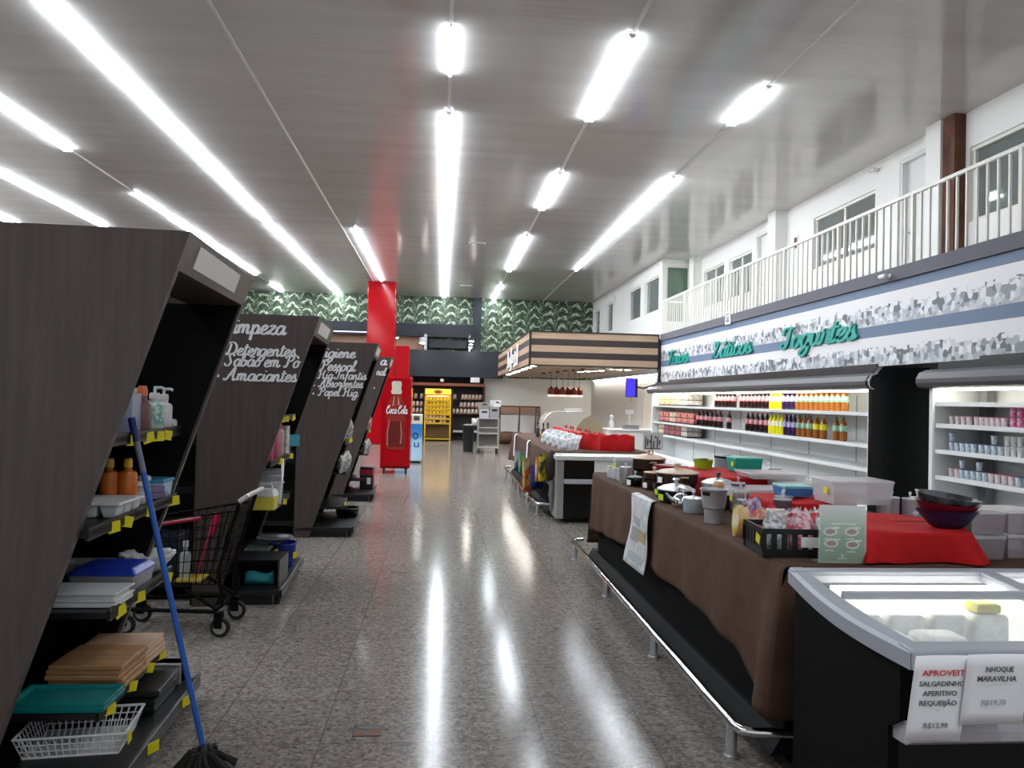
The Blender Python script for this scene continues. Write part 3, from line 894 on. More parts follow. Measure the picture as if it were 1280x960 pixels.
# third shelf
o = MB()
o.box(-0.2, 0.13, -0.09, 0.09, 0.0, 0.022).box(-0.2, 0.135, -0.095, 0.095, 0.022, 0.03).box(-0.19, 0.12, -0.08, 0.08, 0.03, 0.05).box(-0.2, 0.135, -0.095, 0.095, 0.05, 0.058)
o = o.build('tray_stack', WPL, None, bevel=0.006, loc=(-1.40, 3.220, Z3 + 0.001))
tag(o, 'flat white lidded tray at the near end of the third shelf', 'tray')
o = thing('storage_box', 'dark blue lidded box on the third shelf', 'box', (-1.42, 3.500, Z3))
MB().taper((0, 0), (0.26, 0.2), (0.28, 0.24), 0, 0.07).build('body', CLEAR2, o, bevel=0.01)
MB().taper((0, 0), (0.30, 0.26), (0.24, 0.2), 0.068, 0.1).build('lid', BLUET, o, bevel=0.012)
def bowl_ripple(u, v):
    a = 2 * pi * u
    r = 0.045 + 0.075 * v
    r *= 1 + 0.07 * v * sin(14 * a)
    return (r * cos(a), r * sin(a), 0.09 * v ** 1.4)
o = MB().grid(bowl_ripple, 84, 6).build('fluted_bowl', WPL, None, True, loc=(-1.36, 3.860, Z3 + 0.002), solid=0.004)
tag(o, 'white fluted bowl at the far end of the third shelf', 'bowl')
o = tray(MB(), (0, 0, 0), 0.26, 0.12, 0.05).build('long_tray', WPL, None, loc=(-1.6, 3.800, Z3 + 0.001))
tag(o, 'long white tray behind the dark blue box', 'tray')
# fourth shelf
for i in range(5):
    o = box('cutting_board', (-0.15, 0.15, -0.14, 0.14, 0, 0.02), BOARD, None, 0.004, loc=(-1.44 + rnd.uniform(-.012, .012), 3.52 + rnd.uniform(-.012, .012), Z4 + 0.001 + i * 0.0205), rz=rnd.uniform(-.03, .03))
    tag(o, 'wooden cutting board, %s from the bottom of the near stack on the fourth shelf' % ORD[i], 'cutting board', 'wooden cutting boards')
for i in range(4):
    o = box('cutting_board', (-0.15, 0.15, -0.12, 0.12, 0, 0.019), M('wrapped_board', (196, 160, 128), 0.3), None, 0.004, loc=(-1.44 + rnd.uniform(-.01, .01), 3.79, Z4 + 0.001 + i * 0.02), rz=rnd.uniform(-.03, .03))
    tag(o, 'film wrapped pale board, %s from the bottom of the far stack' % ORD[i], 'cutting board', 'film wrapped boards')
for i in range(2):
    o = tray(MB(), (0, 0, 0), 0.36, 0.2, 0.022, 0.008, 1.05).build('serving_tray', TEALT, None, bevel=0.006, loc=(-1.46, 3.24, Z4 + 0.001 + i * 0.018))
    tag(o, 'teal serving tray, %s of two at the near end of the fourth shelf' % ('lower' if i == 0 else 'upper'), 'tray')
# deck: dish rack and dark boxes
dr = thing('dish_rack', 'white plastic dish rack on the base deck of the nearest unit', 'dish rack', (-1.42, 3.30, ZD), 0.12)
mb = MB()
w, d, h = 0.19, 0.14, 0.085
for z, k in ((0.004, 0.9), (h, 1.05)):
    pts = [(-w * k, -d * k, z), (w * k, -d * k, z), (w * k, d * k, z), (-w * k, d * k, z)]
    for i in range(4):
        mb.tube([pts[i], pts[(i + 1) % 4]], 0.0055, 6)
for i in range(15):
    t = -1 + 2 * i / 14
    for sg in (-1, 1):
        mb.tube([(w * 0.9 * t, sg * d * 0.9, 0.004), (w * 1.05 * t, sg * d * 1.05, h)], 0.0032, 5)
for i in range(11):
    t = -1 + 2 * i / 10
    for sg in (-1, 1):
        mb.tube([(sg * w * 0.9, d * 0.9 * t, 0.004), (sg * w * 1.05, d * 1.05 * t, h)], 0.0032, 5)
for z in (0.03, 0.057):
    k = 0.9 + 0.15 * z / h
    pts = [(-w * k, -d * k, z), (w * k, -d * k, z), (w * k, d * k, z), (-w * k, d * k, z)]
    for i in range(4):
        mb.tube([pts[i], pts[(i + 1) % 4]], 0.0028, 5)
mb.build('basket', WPL, dr)
mb = MB().box(-w * 0.9, w * 0.9, -d * 0.9, d * 0.9, 0.002, 0.006)
for i in range(14):
    for y in (-0.05, 0.05):
        mb.tube([(-0.15 + i * 0.023, y, 0.005), (-0.14 + i * 0.023, y, 0.07)], 0.0025, 5)
mb.build('plate_pegs', WPL, dr)
MB().cbox((w * 1.05 + 0.004, -0.09, 0.05), (0.003, 0.05, 0.045)).build('price_tag', YEL, dr)
for i in range(3):
    o = box('baking_tray', (-0.18, 0.18, -0.15, 0.15, 0, 0.03), [BLKM, M('tray_rim_grey', (120, 114, 108), 0.5)][0], None, 0.006, loc=(-1.40 + i * 0.006, 3.72 + i * 0.008, ZD + 0.001 + i * 0.032), rz=rnd.uniform(-.05, .05))
    tag(o, 'flat dark tray, %s from the bottom of the stack beside the dish rack' % ORD[i], 'tray', 'stack of dark trays')
o = MB()
for i in range(4):
    o.box(-0.12, 0.12, -0.044 + i * 0.022, 0.01 + i * 0.022, 0, 0.1)
o = o.build('grill_pack', M('grey_taupe', (116, 108, 104), 0.5), None, bevel=0.003, loc=(-1.33, 3.96, ZD + 0.001))
tag(o, 'grey ribbed pack at the far end of the base deck', 'pack')

# --- mop with a long blue handle leaning on the nearest unit
mp = thing('mop', 'mop with long blue handle leaning against the nearest shelving unit', 'mop', (-0.93, 3.28, 0))
a, b = Vector((0.0, 0.0, 0.06)), Vector((-0.315, -0.05, 1.44))
def lp(t):
    return a.lerp(b, t)
MB().tube([lp(0), lp(0.3), lp(0.84)], 0.0115, 10).build('stick', M('mop_blue', (40, 92, 176), 0.35), mp, True)
MB().tube([lp(0.84), lp(0.93)], 0.012, 10).build('sleeve', M('mop_sleeve', (112, 116, 140), 0.35), mp, True)
MB().tube([lp(0.93), lp(0.985), lp(1.0)], [0.013, 0.016, 0.014], 10).build('grip', M('mop_navy', (22, 34, 90), 0.35), mp, True)
MB().lathe([(0.03, 0.03), (0.035, 0.07), (0.014, 0.11)], 12).build('socket', BLACK, mp, True)
mb = MB()
for i in range(70):
    an, rr_ = rnd.uniform(0, 2 * pi), rnd.uniform(0.05, 0.13)
    mb.tube([(0.02 * cos(an), 0.02 * sin(an), 0.075), (rr_ * 0.5 * cos(an), rr_ * 0.5 * sin(an), 0.06 + rnd.uniform(-.01, .02)), (rr_ * cos(an + .2), rr_ * sin(an + .2), 0.012)], 0.009, 5)
mb.build('mop_head', M('mop_strings', (36, 34, 32), 0.9), mp, True)

# --- shopping cart between the first two units
ct = thing('shopping_cart', 'black wire shopping cart with red front bar and pale handle behind the nearest unit', 'shopping cart', (-1.68, 5.24, 0))
mb = MB()
for sy in (-0.2, 0.2):
    mb.tube([(-0.32, sy * 0.7, 0.16), (0.28, sy, 0.16), (0.33, sy, 0.2), (0.3, sy, 0.42), (0.42, sy * 1.1, 0.86)], 0.013, 8)
    mb.tube([(0.1, sy, 0.3), (0.3, sy, 0.17)], 0.011, 8)
mb.tube([(0.28, -0.2, 0.16), (0.28, 0.2, 0.16)], 0.013).tube([(-0.32, -0.14, 0.16), (-0.32, 0.14, 0.16)], 0.013)
mb.build('frame', MATTE, ct, True)
mb = MB()
def bpt(u, v, s):   # side wall of the basket: u along the cart, v up
    x0, x1 = -0.30 - 0.10 * v, 0.28 + 0.10 * v
    return (x0 + (x1 - x0) * u, s * (0.15 + 0.05 * u + 0.03 * v), 0.33 + (0.34 + 0.13 * u) * v)
for s in (-1, 1):
    for i in range(15):
        mb.tube([bpt(i / 14, 0, s), bpt(i / 14, 1, s)], 0.0032, 5)
    for j in range(7):
        mb.tube([bpt(0, j / 6, s), bpt(1, j / 6, s)], 0.0032 if j < 6 else 0.008, 5)
for i in range(15):
    mb.tube([bpt(i / 14, 0, -1), bpt(i / 14, 0, 1)], 0.0032, 5)
for j in range(7):
    mb.tube([bpt(0, j / 6, -1), bpt(0, j / 6, 1)], 0.0032, 5).tube([bpt(1, j / 6, -1), bpt(1, j / 6, 1)], 0.0032, 5)
for i in range(8):
    for e in (0, 1):
        a, b = Vector(bpt(e, 0, -1)).lerp(Vector(bpt(e, 0, 1)), i / 7), Vector(bpt(e, 1, -1)).lerp(Vector(bpt(e, 1, 1)), i / 7)
        mb.tube([a, b], 0.0032, 5)
mb.build('basket', MATTE, ct)
MB().tube([(-0.24, -0.215, 0.68), (0.19, -0.225, 0.755)], 0.012, 8).build('red_bar', M('cart_red', (150, 26, 46), 0.4), ct, True)
MB().tube([(0.42, -0.22, 0.86), (0.46, -0.22, 0.89), (0.46, 0.22, 0.89), (0.42, 0.22, 0.86)], 0.016, 10).build('handle', M('cart_handle_grey', (196, 192, 188), 0.4), ct, True)
MB().cbox((0.30, 0, 0.62), (0.02, 0.34, 0.34), ry=0.25).build('seat_flap', BLACK, ct, bevel=0.01)
MB().cbox((0.1, -0.08, 0.345), (0.16, 0.18, 0.012)).build('base_pad', M('cart_yellow', (190, 164, 62), 0.5), ct)
for x, sy in ((0.3, -0.2), (0.3, 0.2), (-0.3, -0.14), (-0.3, 0.14)):
    w = MB().lathe([(0.022, -0.014), (0.055, -0.014), (0.062, -0.008), (0.062, 0.008), (0.055, 0.014), (0.022, 0.014)], 20, mx=Matrix.Translation((x + 0.02, sy, 0.062)) @ Matrix.Rotation(pi / 2, 4, 'X')).build('wheel', RUBBER, ct, True)
    MB().lathe([(0.0, -0.017), (0.04, -0.017), (0.04, 0.017), (0.0, 0.017)], 16, mx=Matrix.Translation((x + 0.02, sy, 0.062)) @ Matrix.Rotation(pi / 2, 4, 'X')).build('hub', WHEELG, w, True)
    MB().box(x - 0.015, x + 0.035, sy - 0.024, sy - 0.019, 0.06, 0.15).box(x - 0.015, x + 0.035, sy + 0.019, sy + 0.024, 0.06, 0.15).box(x - 0.015, x + 0.035, sy - 0.024, sy + 0.024, 0.14, 0.158).build('fork', MATTE, w)
o = tray(MB(), (0, 0, 0), 0.34, 0.2, 0.26, 0.006, 1.12).build('crate', M('navy_crate', (22, 28, 42), 0.6), None, loc=(-1.86, 5.26, 0.355))
tag(o, 'dark navy crate lying inside the shopping cart', 'crate')
bottle('water_bottle', 'clear bottle standing inside the shopping cart', 'bottle', (-1.62, 5.15, 0.352), 0.035, 0.24, CLEAR, WPL, 0.4, 0.7)
o = MB().tube([(0, 0, 0.36), (0.1, 0.0, 0.72)], 0.006).tube([(0.085, 0, 0.62), (0.12, 0, 0.76)], 0.022, 8).build('brush', M('brush_pink', (196, 40, 84), 0.4), None, True, loc=(-1.56, 5.2, 0))
tag(o, 'pink handled brush leaning inside the shopping cart', 'brush')

bottle('cleaner_bottle', 'pale blue cleaner bottle on the side shelf left of the Limpeza panel', 'bottle', (-1.95, 6.06, 1.191), 0.045, 0.2, M('pale_blue_bottle', (110, 160, 196), 0.3), M('cleaner_cap', (60, 120, 170), 0.4), 0.4, 0.75)
# --- goods on the Limpeza unit
for i, (y, c1, c2) in enumerate(((6.02, (206, 200, 204), (120, 90, 130)), (6.2, (74, 70, 150), (196, 60, 80)), (6.42, (206, 200, 204), (80, 80, 160)))):
    pouch('detergent_bag', ['white detergent bag nearest on the top shelf of the Limpeza unit', 'blue and red detergent bag in the middle of the top shelf of the Limpeza unit', 'white and blue detergent bag at the back of the Limpeza top shelf'][i], 'bag', (-1.27 - 0.02 * i, y, Z1), 0.15, 0.08, 0.22 + 0.05 * (i == 1), mat_printed('detergent_print_%d' % i, c1, c2, 18), 1.3, 'detergent bags', i)
for i in range(5):
    bottle('softener_bottle', 'pink softener bottle, %s from the near panel on the second Limpeza shelf' % ORD[i], 'bottle', (-1.29 - 0.06 * (i % 2), 5.93 + 0.12 * i, Z2), 0.048, 0.27, PINK if i < 3 else M('pale_pink', (206, 160, 172), 0.4), M('pink_cap', (206, 40, 84), 0.4), 0.5, 0.82, None, 'pink softener bottles')
o = box('carton', (-0.06, 0.06, -0.07, 0.07, 0, 0.24), mat_printed('carton_grey', (160, 152, 150), (206, 200, 198), 20), None, 0.004, loc=(-1.30, 6.62, Z2))
tag(o, 'pale grey carton at the far end of the second Limpeza shelf', 'carton')
o = box('card_sign', (-0.003, 0.003, -0.05, 0.05, 0, 0.10), M('cyan_card', (70, 170, 186), 0.5), None, 0.0, loc=(-1.215, 6.8, 1.1), rz=-0.9)
tag(o, 'small cyan card clipped to the far end of the second Limpeza shelf', 'card')
t = thing('storage_box', 'yellow and white lidded box with white handle on the third Limpeza shelf', 'box', (-1.30, 5.93, Z3))
MB().taper((0, 0), (0.17, 0.16), (0.18, 0.17), 0, 0.1).build('body', M('yellow_box', (206, 194, 70), 0.45), t, bevel=0.008)
MB().taper((0, 0), (0.185, 0.175), (0.15, 0.14), 0.1, 0.15).build('lid', WPL, t, bevel=0.008)
MB().tube([(-0.06, 0, 0.15), (-0.05, 0, 0.19), (0.05, 0, 0.19), (0.06, 0, 0.15)], 0.009, 8).build('handle', WPL, t, True)
for i in range(3):
    t = thing('clear_container', 'clear plastic container, %s behind the yellow box on the third Limpeza shelf' % ORD[i], 'container', (-1.30 - 0.03 * i, 6.18 + 0.22 * i, Z3), 0.1 * i, 'clear containers on the third shelf')
    MB().taper((0, 0), (0.15, 0.15), (0.17, 0.17), 0, 0.16 + 0.03 * i).build('body', CLEAR, t, bevel=0.01)
    MB().box(-0.09, 0.09, -0.09, 0.09, 0.16 + 0.03 * i, 0.175 + 0.03 * i).build('lid', CLEAR2, t, bevel=0.004)
o = MB().grid(lambda u, v: (0.012 * sin(3 * v + u), (u - 0.5) * 0.075, -0.36 * v), 4, 14).build('paper_strip', PAPER, None, True, loc=(-1.235, 6.28, 1.03), solid=0.002)
tag(o, 'white paper strip hanging from the second Limpeza shelf', 'paper strip')
t = thing('bucket', 'blue bucket with yellow label on the base deck of the Limpeza unit', 'bucket', (-1.25, 6.6, ZD))
MB().lathe([(0.085, 0), (0.11, 0.2), (0.104, 0.2), (0.08, 0.01)], 24).build('body', M('bucket_blue', (34, 50, 140), 0.35), t, True)
MB().tube([(0.112 * cos(a * pi / 10), 0.112 * sin(a * pi / 10), 0.19) for a in range(20)], 0.006, 6, True).build('rim', M('bucket_rim', (60, 76, 160), 0.4), t, True)
MB().cbox((0.104, -0.05, 0.1), (0.004, 0.05, 0.05), rz=-0.4).build('label', YEL, t)
o = MB().lathe([(0.02, 0), (0.12, 0.012), (0.15, 0.03), (0.145, 0.032), (0.115, 0.018)], 28).build('dark_plate', M('slate', (66, 70, 78), 0.35), None, True, loc=(-1.3, 6.46, ZD + 0.235))
tag(o, 'dark shallow plate resting across the blue bucket and the green towel stack', 'plate')
o = MB()
for i in range(4):
    o.cbox((rnd.uniform(-.01, .01), 0, 0.028 + 0.05 * i), (0.2, 0.18, 0.045))
o = o.build('towel_stack', mat_fabric('green_towel', (96, 120, 108), (150, 160, 140)), None, bevel=0.015, loc=(-1.42, 6.4, ZD))
tag(o, 'grey-green folded towels behind the dark crate on the Limpeza deck', 'towels')
t = thing('display_crate', 'dark open crate on the near end of the Limpeza base deck', 'crate', (-1.32, 6.0, ZD))
mb = MB().box(-0.17, 0.17, -0.16, 0.16, 0, 0.012).box(-0.17, -0.155, -0.16, 0.16, 0.012, 0.2).box(-0.155, 0.155, 0.145, 0.16, 0.012, 0.2).box(-0.17, 0.17, -0.16, 0.16, 0.2, 0.212)
mb.build('shell', BLKM, t)
MB().box(0.158, 0.17, -0.16, 0.16, 0.012, 0.2).build('front_panel', DGREY, t)
pouch('cloth_bundle', 'teal cloth bundle inside the dark crate on the Limpeza deck', 'cloth', (-1.32, 5.93, ZD + 0.013), 0.22, 0.14, 0.09, M('teal_cloth', (40, 126, 134), 0.8), 0, None, 3)
# --- goods on the two farther units
WRAP = mat_printed('clear_wrap', (96, 95, 94), (184, 182, 180), 26, 0.25)
def packs(y, xs, z, n, dy, w, h, label, mats=WRAP, grp=None):
    for i in range(n):
        pouch('wrapped_pack', label % ORD[i], 'pack', (xs, y + dy * i, z), w, 0.1, h, mats, 1.45, grp, i + 5)
packs(9.1, -1.03, Z1, 1, 0.2, 0.12, 0.16, 'small white pack, %s on the top Higiene shelf')
packs(8.85, -1.06, Z2, 3, 0.22, 0.2, 0.24, 'clear wrapped pack, %s from the near panel on the second Higiene shelf', WRAP, 'wrapped packs on the Higiene unit')
packs(8.75, -1.08, Z3, 4, 0.22, 0.22, 0.2, 'clear wrapped pack, %s from the near panel on the third Higiene shelf', WRAP, 'wrapped packs on the Higiene unit')
packs(11.75, -1.1, Z1, 2, 0.25, 0.16, 0.2, 'white pack, %s on the top shelf of the farthest unit', WRAP, 'packs on the farthest unit')
packs(11.7, -1.1, Z2, 3, 0.25, 0.2, 0.22, 'pale wrapped pack, %s on the second shelf of the farthest unit', mat_printed('red_white_wrap', (150, 60, 56), (206, 200, 196), 16), 'packs on the farthest unit')
packs(11.65, -1.1, Z3, 3, 0.25, 0.22, 0.2, 'white wrapped pack, %s on the third shelf of the farthest unit', WRAP, 'packs on the farthest unit')
t = thing('black_pot', 'black pot on the empty deck of the Higiene unit', 'pot', (-1.05, 9.35, ZD))
MB().lathe([(0.11, 0), (0.13, 0.02), (0.14, 0.1), (0.133, 0.1), (0.12, 0.02)], 24).build('body', BLKG, t, True)
MB().tube([(0.145 * cos(a * pi / 12), 0.145 * sin(a * pi / 12), 0.1) for a in range(24)], 0.007, 6, True).build('rim', DGREY, t, True)
t = thing('promo_box', 'black display box with red band standing before the farthest unit', 'box', (-1.09, 12.15, ZD))
MB().box(-0.1, 0.1, -0.15, 0.15, 0, 0.34).build('body', M('promo_dark', (44, 22, 26), 0.4), t, bevel=0.005)
MB().box(-0.102, 0.103, -0.152, 0.152, 0.22, 0.3).build('band', M('promo_red', (150, 30, 52), 0.4), t)
MB().box(0.01, 0.07, -0.154, -0.15, 0.08, 0.18).build('label', PAPER, t)

# the units stand a touch askew to the aisle: goods follow their shelves
for o in list(bpy.data.objects):
    if o.parent is None and o.get('category') and o.get('category') not in ('shelving unit', 'mop', 'shopping cart') and -2.2 < o.location.x < -0.95 and o.location.z > 0.1:
        for y0 in (2.85, 5.78, 8.53, 11.43):
            if y0 <= o.location.y <= y0 + 1.2:
                o.location.x += 0.015 - (o.location.y - y0) * 0.042 if y0 < 3 else -(o.location.y - y0) * 0.045
                if y0 < 3 and o.location.z > 0.6:
                    o.location.y = min(o.location.y + 0.07, 3.85)

# ------------------------------------------------------------------ cloth-covered islands on the right of the aisle
def drape(cx, cy, w, d, h, flare=0.05, waves=9, seed=0, amp=0.02, rz=0.0):
    """cloth thrown over a low riser: rounded-rectangle rings from the middle to the hem"""
    rr = random.Random(seed)
    ph = rr.uniform(0, 6)
    rings = [(0.0, 1.0), (0.5, 1.0), (0.88, 1.0), (0.97, 0.985), (1.0, 0.93), (1.0, 0.75), (1.0, 0.5), (1.0, 0.25), (1.0, 0.0)]
    def fn(u, v):
        a = 2 * pi * u
        k = v * (len(rings) - 1)
        i = min(int(k), len(rings) - 2)
        t = k - i
        s = rings[i][0] * (1 - t) + rings[i + 1][0] * t
        z = rings[i][1] * (1 - t) + rings[i + 1][1] * t
        ca, sa = cos(a), sin(a)
        x = math.copysign(abs(ca) ** 0.45, ca) * w / 2
        y = math.copysign(abs(sa) ** 0.45, sa) * d / 2
        f = (1 - z)
        out = 1 + 0.0
        dx = (flare * f + amp * f * sin(waves * a + ph) + 0.5 * amp * f * sin(2.3 * waves * a + 1)) if s > 0.9 else 0
        l = math.hypot(x, y) or 1
        x, y = x * s + dx * x / l, y * s + dx * y / l
        zz = z * h + (0.006 * sin(7 * x / w + ph) * sin(6 * y / d) if s < 0.95 else 0) + (0.012 * sin(3 * a + ph) * f * (z < 0.05))
        return (cx + x * cos(rz) - y * sin(rz), cy + x * sin(rz) + y * cos(rz), max(zz, 0.004))
    return MB().grid(fn, 96, 32)

def lerp_table(tab, x):
    if x <= tab[0][0]:
        return tab[0][1]
    for (a, p), (b, q) in zip(tab, tab[1:]):
        if x <= b:
            return p + (q - p) * (x - a) / (b - a)
    return tab[-1][1]

def tablecloth(x0, x1, y0, y1, z, hem, name_label, near_hem, thick=0.004, end=True):
    """cloth over a long island: top, front drape towards the aisle and near-end drape"""
    mb = MB()
    rad = 0.03
    ny = int((y1 - y0) / 0.035)
    def front(u, v):
        y = y0 + (y1 - y0) * u
        hz = lerp_table(hem, y)
        if v < 0.15:      # rounded edge
            a = v / 0.15 * pi / 2
            return (x0 + rad - rad * sin(a), y, z - rad + rad * cos(a))
        t = (v - 0.15) / 0.85
        e = min(abs(y - y0), abs(y - y1))
        cone = math.exp(-((y - y0) / 0.22) ** 2) * t
        fold = 0.010 * sin(5.3 * y + 0.6) + 0.008 * sin(11.7 * y + 2) + (0.025 * sin(26 * y) * math.exp(-e * 5))
        return (x0 - 0.025 * t - fold * t * 1.3 - 0.07 * cone, y - (0.05 * t * math.exp(-(y - y0) * 6) if y - y0 < 1 else 0) + (0.04 * t * math.exp(-(y1 - y) * 6) if y1 - y < 1 else 0), z - rad - (z - rad - hz) * t)
    mb.grid(front, ny, 20)
    mb.grid(lambda u, v: (x0 + rad + (x1 - x0 - rad) * v, y0 + (y1 - y0) * u, z + 0.0015 * sin(9 * u * 3) * sin(7 * v)), ny, 6)
    if end:
        for yy, sg in ((y0, -1), (y1, 1)):
            def endf(u, v):
                x = x0 + rad + (x1 - x0 - rad) * u
                t = v
                hz = near_hem if sg > 0 else near_hem + (lerp_table(hem, y0) - near_hem) * (1 - u) ** 3
                fold = 0.018 * sin(14 * x) * t * min(1, 6 * u)
                k = (1 - u) ** 5
                xc = x0 + rad * (1 - min(1, t * 5)) - (0.095 if sg < 0 else 0.03) * t
                return (x * (1 - k) + xc * k, yy + sg * (0.02 * min(t * 6, 1) * (1 - k) + (0.03 + 0.02 * k) * t + fold), z - (z - hz) * t)
            mb.grid(endf, 40, 14)
    return mb

isl = thing('island_freezer', 'long dark chest freezer under the brown cloth beside the aisle', 'freezer', (0, 0, 0))
MB().box(1.5, 2.75, 3.2, 7.15, 0.12, 0.855).build('body', MATTE, isl, bevel=0.01)
MB().prism([(1.43, 0.06), (1.48, 0.14), (1.6, 0.14), (1.6, 0.06)], 'y', 3.18, 7.3).build('kick_ledge', M('ledge_dark', (24, 22, 22), 0.7, spec=0.2), isl)
MB().box(1.55, 2.7, 3.25, 7.1, 0.0, 0.12).build('plinth', MATTE, isl)
o = tablecloth(1.45, 2.8, 3.13, 7.22, 0.875, [(3.0, 0.24), (3.3, 0.30), (3.6, 0.41), (4.13, 0.43), (5.1, 0.45), (5.53, 0.48), (7.0, 0.36), (7.3, 0.33)], '', 0.2).build('tablecloth', BROWNC, None, True, solid=0.004)
tag(o, 'brown cloth draped over the nearer island loaded with cookware', 'tablecloth')

def bumper(pts, posts, label):
    b = thing('bumper_rail', label, 'bumper rail', (0, 0, 0))
    path = []
    for i, p in enumerate(pts):
        if 0 < i < len(pts) - 1:
            a, c = Vector(pts[i - 1]), Vector(pts[i + 1])
            P = Vector(p)
            q0, q1 = P + (a - P).normalized() * 0.06, P + (c - P).normalized() * 0.06
            path += [q0.lerp(P, 0.0), (q0 + P * 2 + q1) / 4 * 1.0, q1]
        else:
            path.append(Vector(p))
    MB().tube(path, 0.021, 12).build('rail', CHROME, b, True)
    for x, y in posts:
        p = MB().lathe([(0.024, 0.0), (0.024, 0.14)], 12, c=(x, y, 0)).build('post', STEEL, b, True)
        MB().lathe([(0.036, 0.0), (0.036, 0.006), (0.02, 0.01)], 14, c=(x, y, 0)).build('foot_plate', STEEL, p, True)
bumper([(1.45, 7.62, 0.16), (1.33, 7.6, 0.16), (1.30, 3.19, 0.16), (1.70, 3.14, 0.16), (1.74, 3.20, 0.17)], [(1.34, 7.45), (1.345, 6.05), (1.33, 4.62), (1.315, 3.32)], 'chrome bumper rail along the foot of the nearer brown-clothed island')

# printed banner hanging over the cloth edge
mb = MB()
def ban(u, v):
    y = 5.12 + 0.5 * u + 0.06 * (v - .5)
    if v < 0.1:
        return (1.47 - 0.035 * v / 0.1, y, 0.883)
    t = (v - 0.1) / 0.9
    return (1.432 - 0.07 * t - 0.012 * sin(6 * t + 2 * u), y - 0.12 * t, 0.88 - 0.48 * t)
mb.grid(ban, 8, 18)
o = mb.build('paper_banner', mat_printed('banner_print', (222, 220, 220), (190, 192, 192), 9, 0.4), None, True, solid=0.003)
tag(o, 'long white printed paper hanging over the front edge of the brown cloth', 'paper banner')
def onban(y, z, t):
    return (1.432 - 0.07 * t - 0.012 * sin(6 * t + 1) - 0.003, y, z)
mb = MB()
for t0, t1, ya, yb, k in ((0.45, 0.62, 0.06, 0.24, 0), (0.46, 0.66, 0.24, 0.44, 1), (0.8, 0.92, 0.08, 0.4, 2), (0.3, 0.42, 0.2, 0.42, 2)):
    def patch(u, v):
        t = t0 + (t1 - t0) * v
        return (1.432 - 0.07 * t - 0.012 * sin(6 * t + 2 * (ya + (yb - ya) * u) / 0.5) - 0.006, 5.09 + 0.06 * t + ya + (yb - ya) * u - 0.12 * t, 0.88 - 0.48 * t)
    mb.mi(k).grid(patch, 4, 6)
o2 = mb.build('print_panel', [M('print_gold', (176, 160, 104), 0.5), M('print_grey', (150, 152, 152), 0.5), M('print_light', (168, 176, 176), 0.5)], o, True)

# ------------------------------------------------------------------ cookware and goods on the nearer island
ZT = 0.879
DKPOT = M('dark_brown_pot', (56, 38, 30), 0.25)
BEIGE = M('beige_lid', (206, 176, 152), 0.35)
LIME = M('lime_tag', (190, 214, 40), 0.5)
def pot(name, label, loc, r, h, body, lid=None, handles=True, group=None, lidh=0.3, knob=None, sy=1.0, cat='pot', tagm=None):
    p = thing(name, label, cat, loc, 0, group)
    MB().lathe([(r * 0.86, 0), (r * 0.95, h * 0.12), (r, h), (r * 0.95, h), (r * 0.88, h * 0.16)], 28, sy=sy).build('body', body, p, True)
    if lid:
        l = MB().lathe([(r * 1.03, h), (r * 1.03, h + 0.006), (r * 0.7, h + r * lidh * 0.65), (r * 0.15, h + r * lidh), (0.0, h + r * lidh)], 28, sy=sy).build('lid', lid, p, True)
        MB().lathe([(r * 0.1, h + r * lidh * 0.98), (r * 0.08, h + r * lidh + 0.014), (r * 0.2, h + r * lidh + 0.024), (r * 0.16, h + r * lidh + 0.034), (0, h + r * lidh + 0.036)], 14).build('knob', knob or lid, l, True)
    if handles:
        for s in (-1, 1):
            MB().tube([(-0.025, s * r * sy * 0.98, h * 0.72), (-0.022, s * (r * sy + 0.03), h * 0.78), (0.022, s * (r * sy + 0.03), h * 0.78), (0.025, s * r * sy * 0.98, h * 0.72)], 0.006, 8).build('handle', body if knob is None else knob, p, True)
    if tagm:
        MB().cbox((-r * 0.94, -r * 0.35, h * 0.45), (0.003, 0.05, 0.04), rz=0.35).build('price_tag', tagm, p)
    return p
o = thing('clear_box', 'clear box with lime price tags at the far end of the brown cloth', 'box', (1.62, 6.72, ZT))
MB().taper((0, 0), (0.13, 0.13), (0.15, 0.15), 0, 0.17).build('body', CLEAR, o, bevel=0.008)
MB().box(-0.08, 0.08, -0.08, 0.08, 0.17, 0.182).build('lid', CLEAR2, o)
MB().cbox((-0.077, -0.03, 0.1), (0.003, 0.06, 0.06)).build('price_tag', LIME, o)
for i in range(4):
    bottle('condiment_jar', 'small glass jar with pale cap, %s from the far corner of the brown cloth' % ORD[i], 'jar', (1.51 + 0.012 * i, 6.72 - 0.13 * i, ZT), 0.03, 0.1, CLEAR, WPL if i % 2 else M('cream_cap', (206, 200, 120), 0.4), 0.7, 0.8, None, 'small jars on the brown cloth')
pot('canister', 'steel canister with flat pale lid beside the small jars', (1.53, 6.25, ZT), 0.05, 0.13, STEEL, WPL, False, None, 0.05, cat='canister')
pot('casserole', 'dark brown casserole with beige lid at the back of the far end', (1.86, 6.75, ZT + 0.07), 0.15, 0.10, DKPOT, BEIGE, True, knob=BEIGE)
pot('casserole', 'lower dark brown casserole under the beige-lidded one at the far end', (1.86, 6.75, ZT), 0.145, 0.066, DKPOT, None, True, knob=BEIGE)
pot('casserole', 'small black casserole with white tag in front of the brown pots', (1.56, 6.05, ZT), 0.06, 0.07, BLKG, CLEAR, True, tagm=PAPER)
pot('casserole', 'mid sized dark casserole, lower of two under a beige lid', (1.66, 5.85, ZT), 0.085, 0.075, DKPOT, None, True, tagm=PAPER)
pot('casserole', 'mid sized dark casserole with beige lid resting on another', (1.66, 5.85, ZT + 0.077), 0.08, 0.05, DKPOT, BEIGE, False, lidh=0.15)
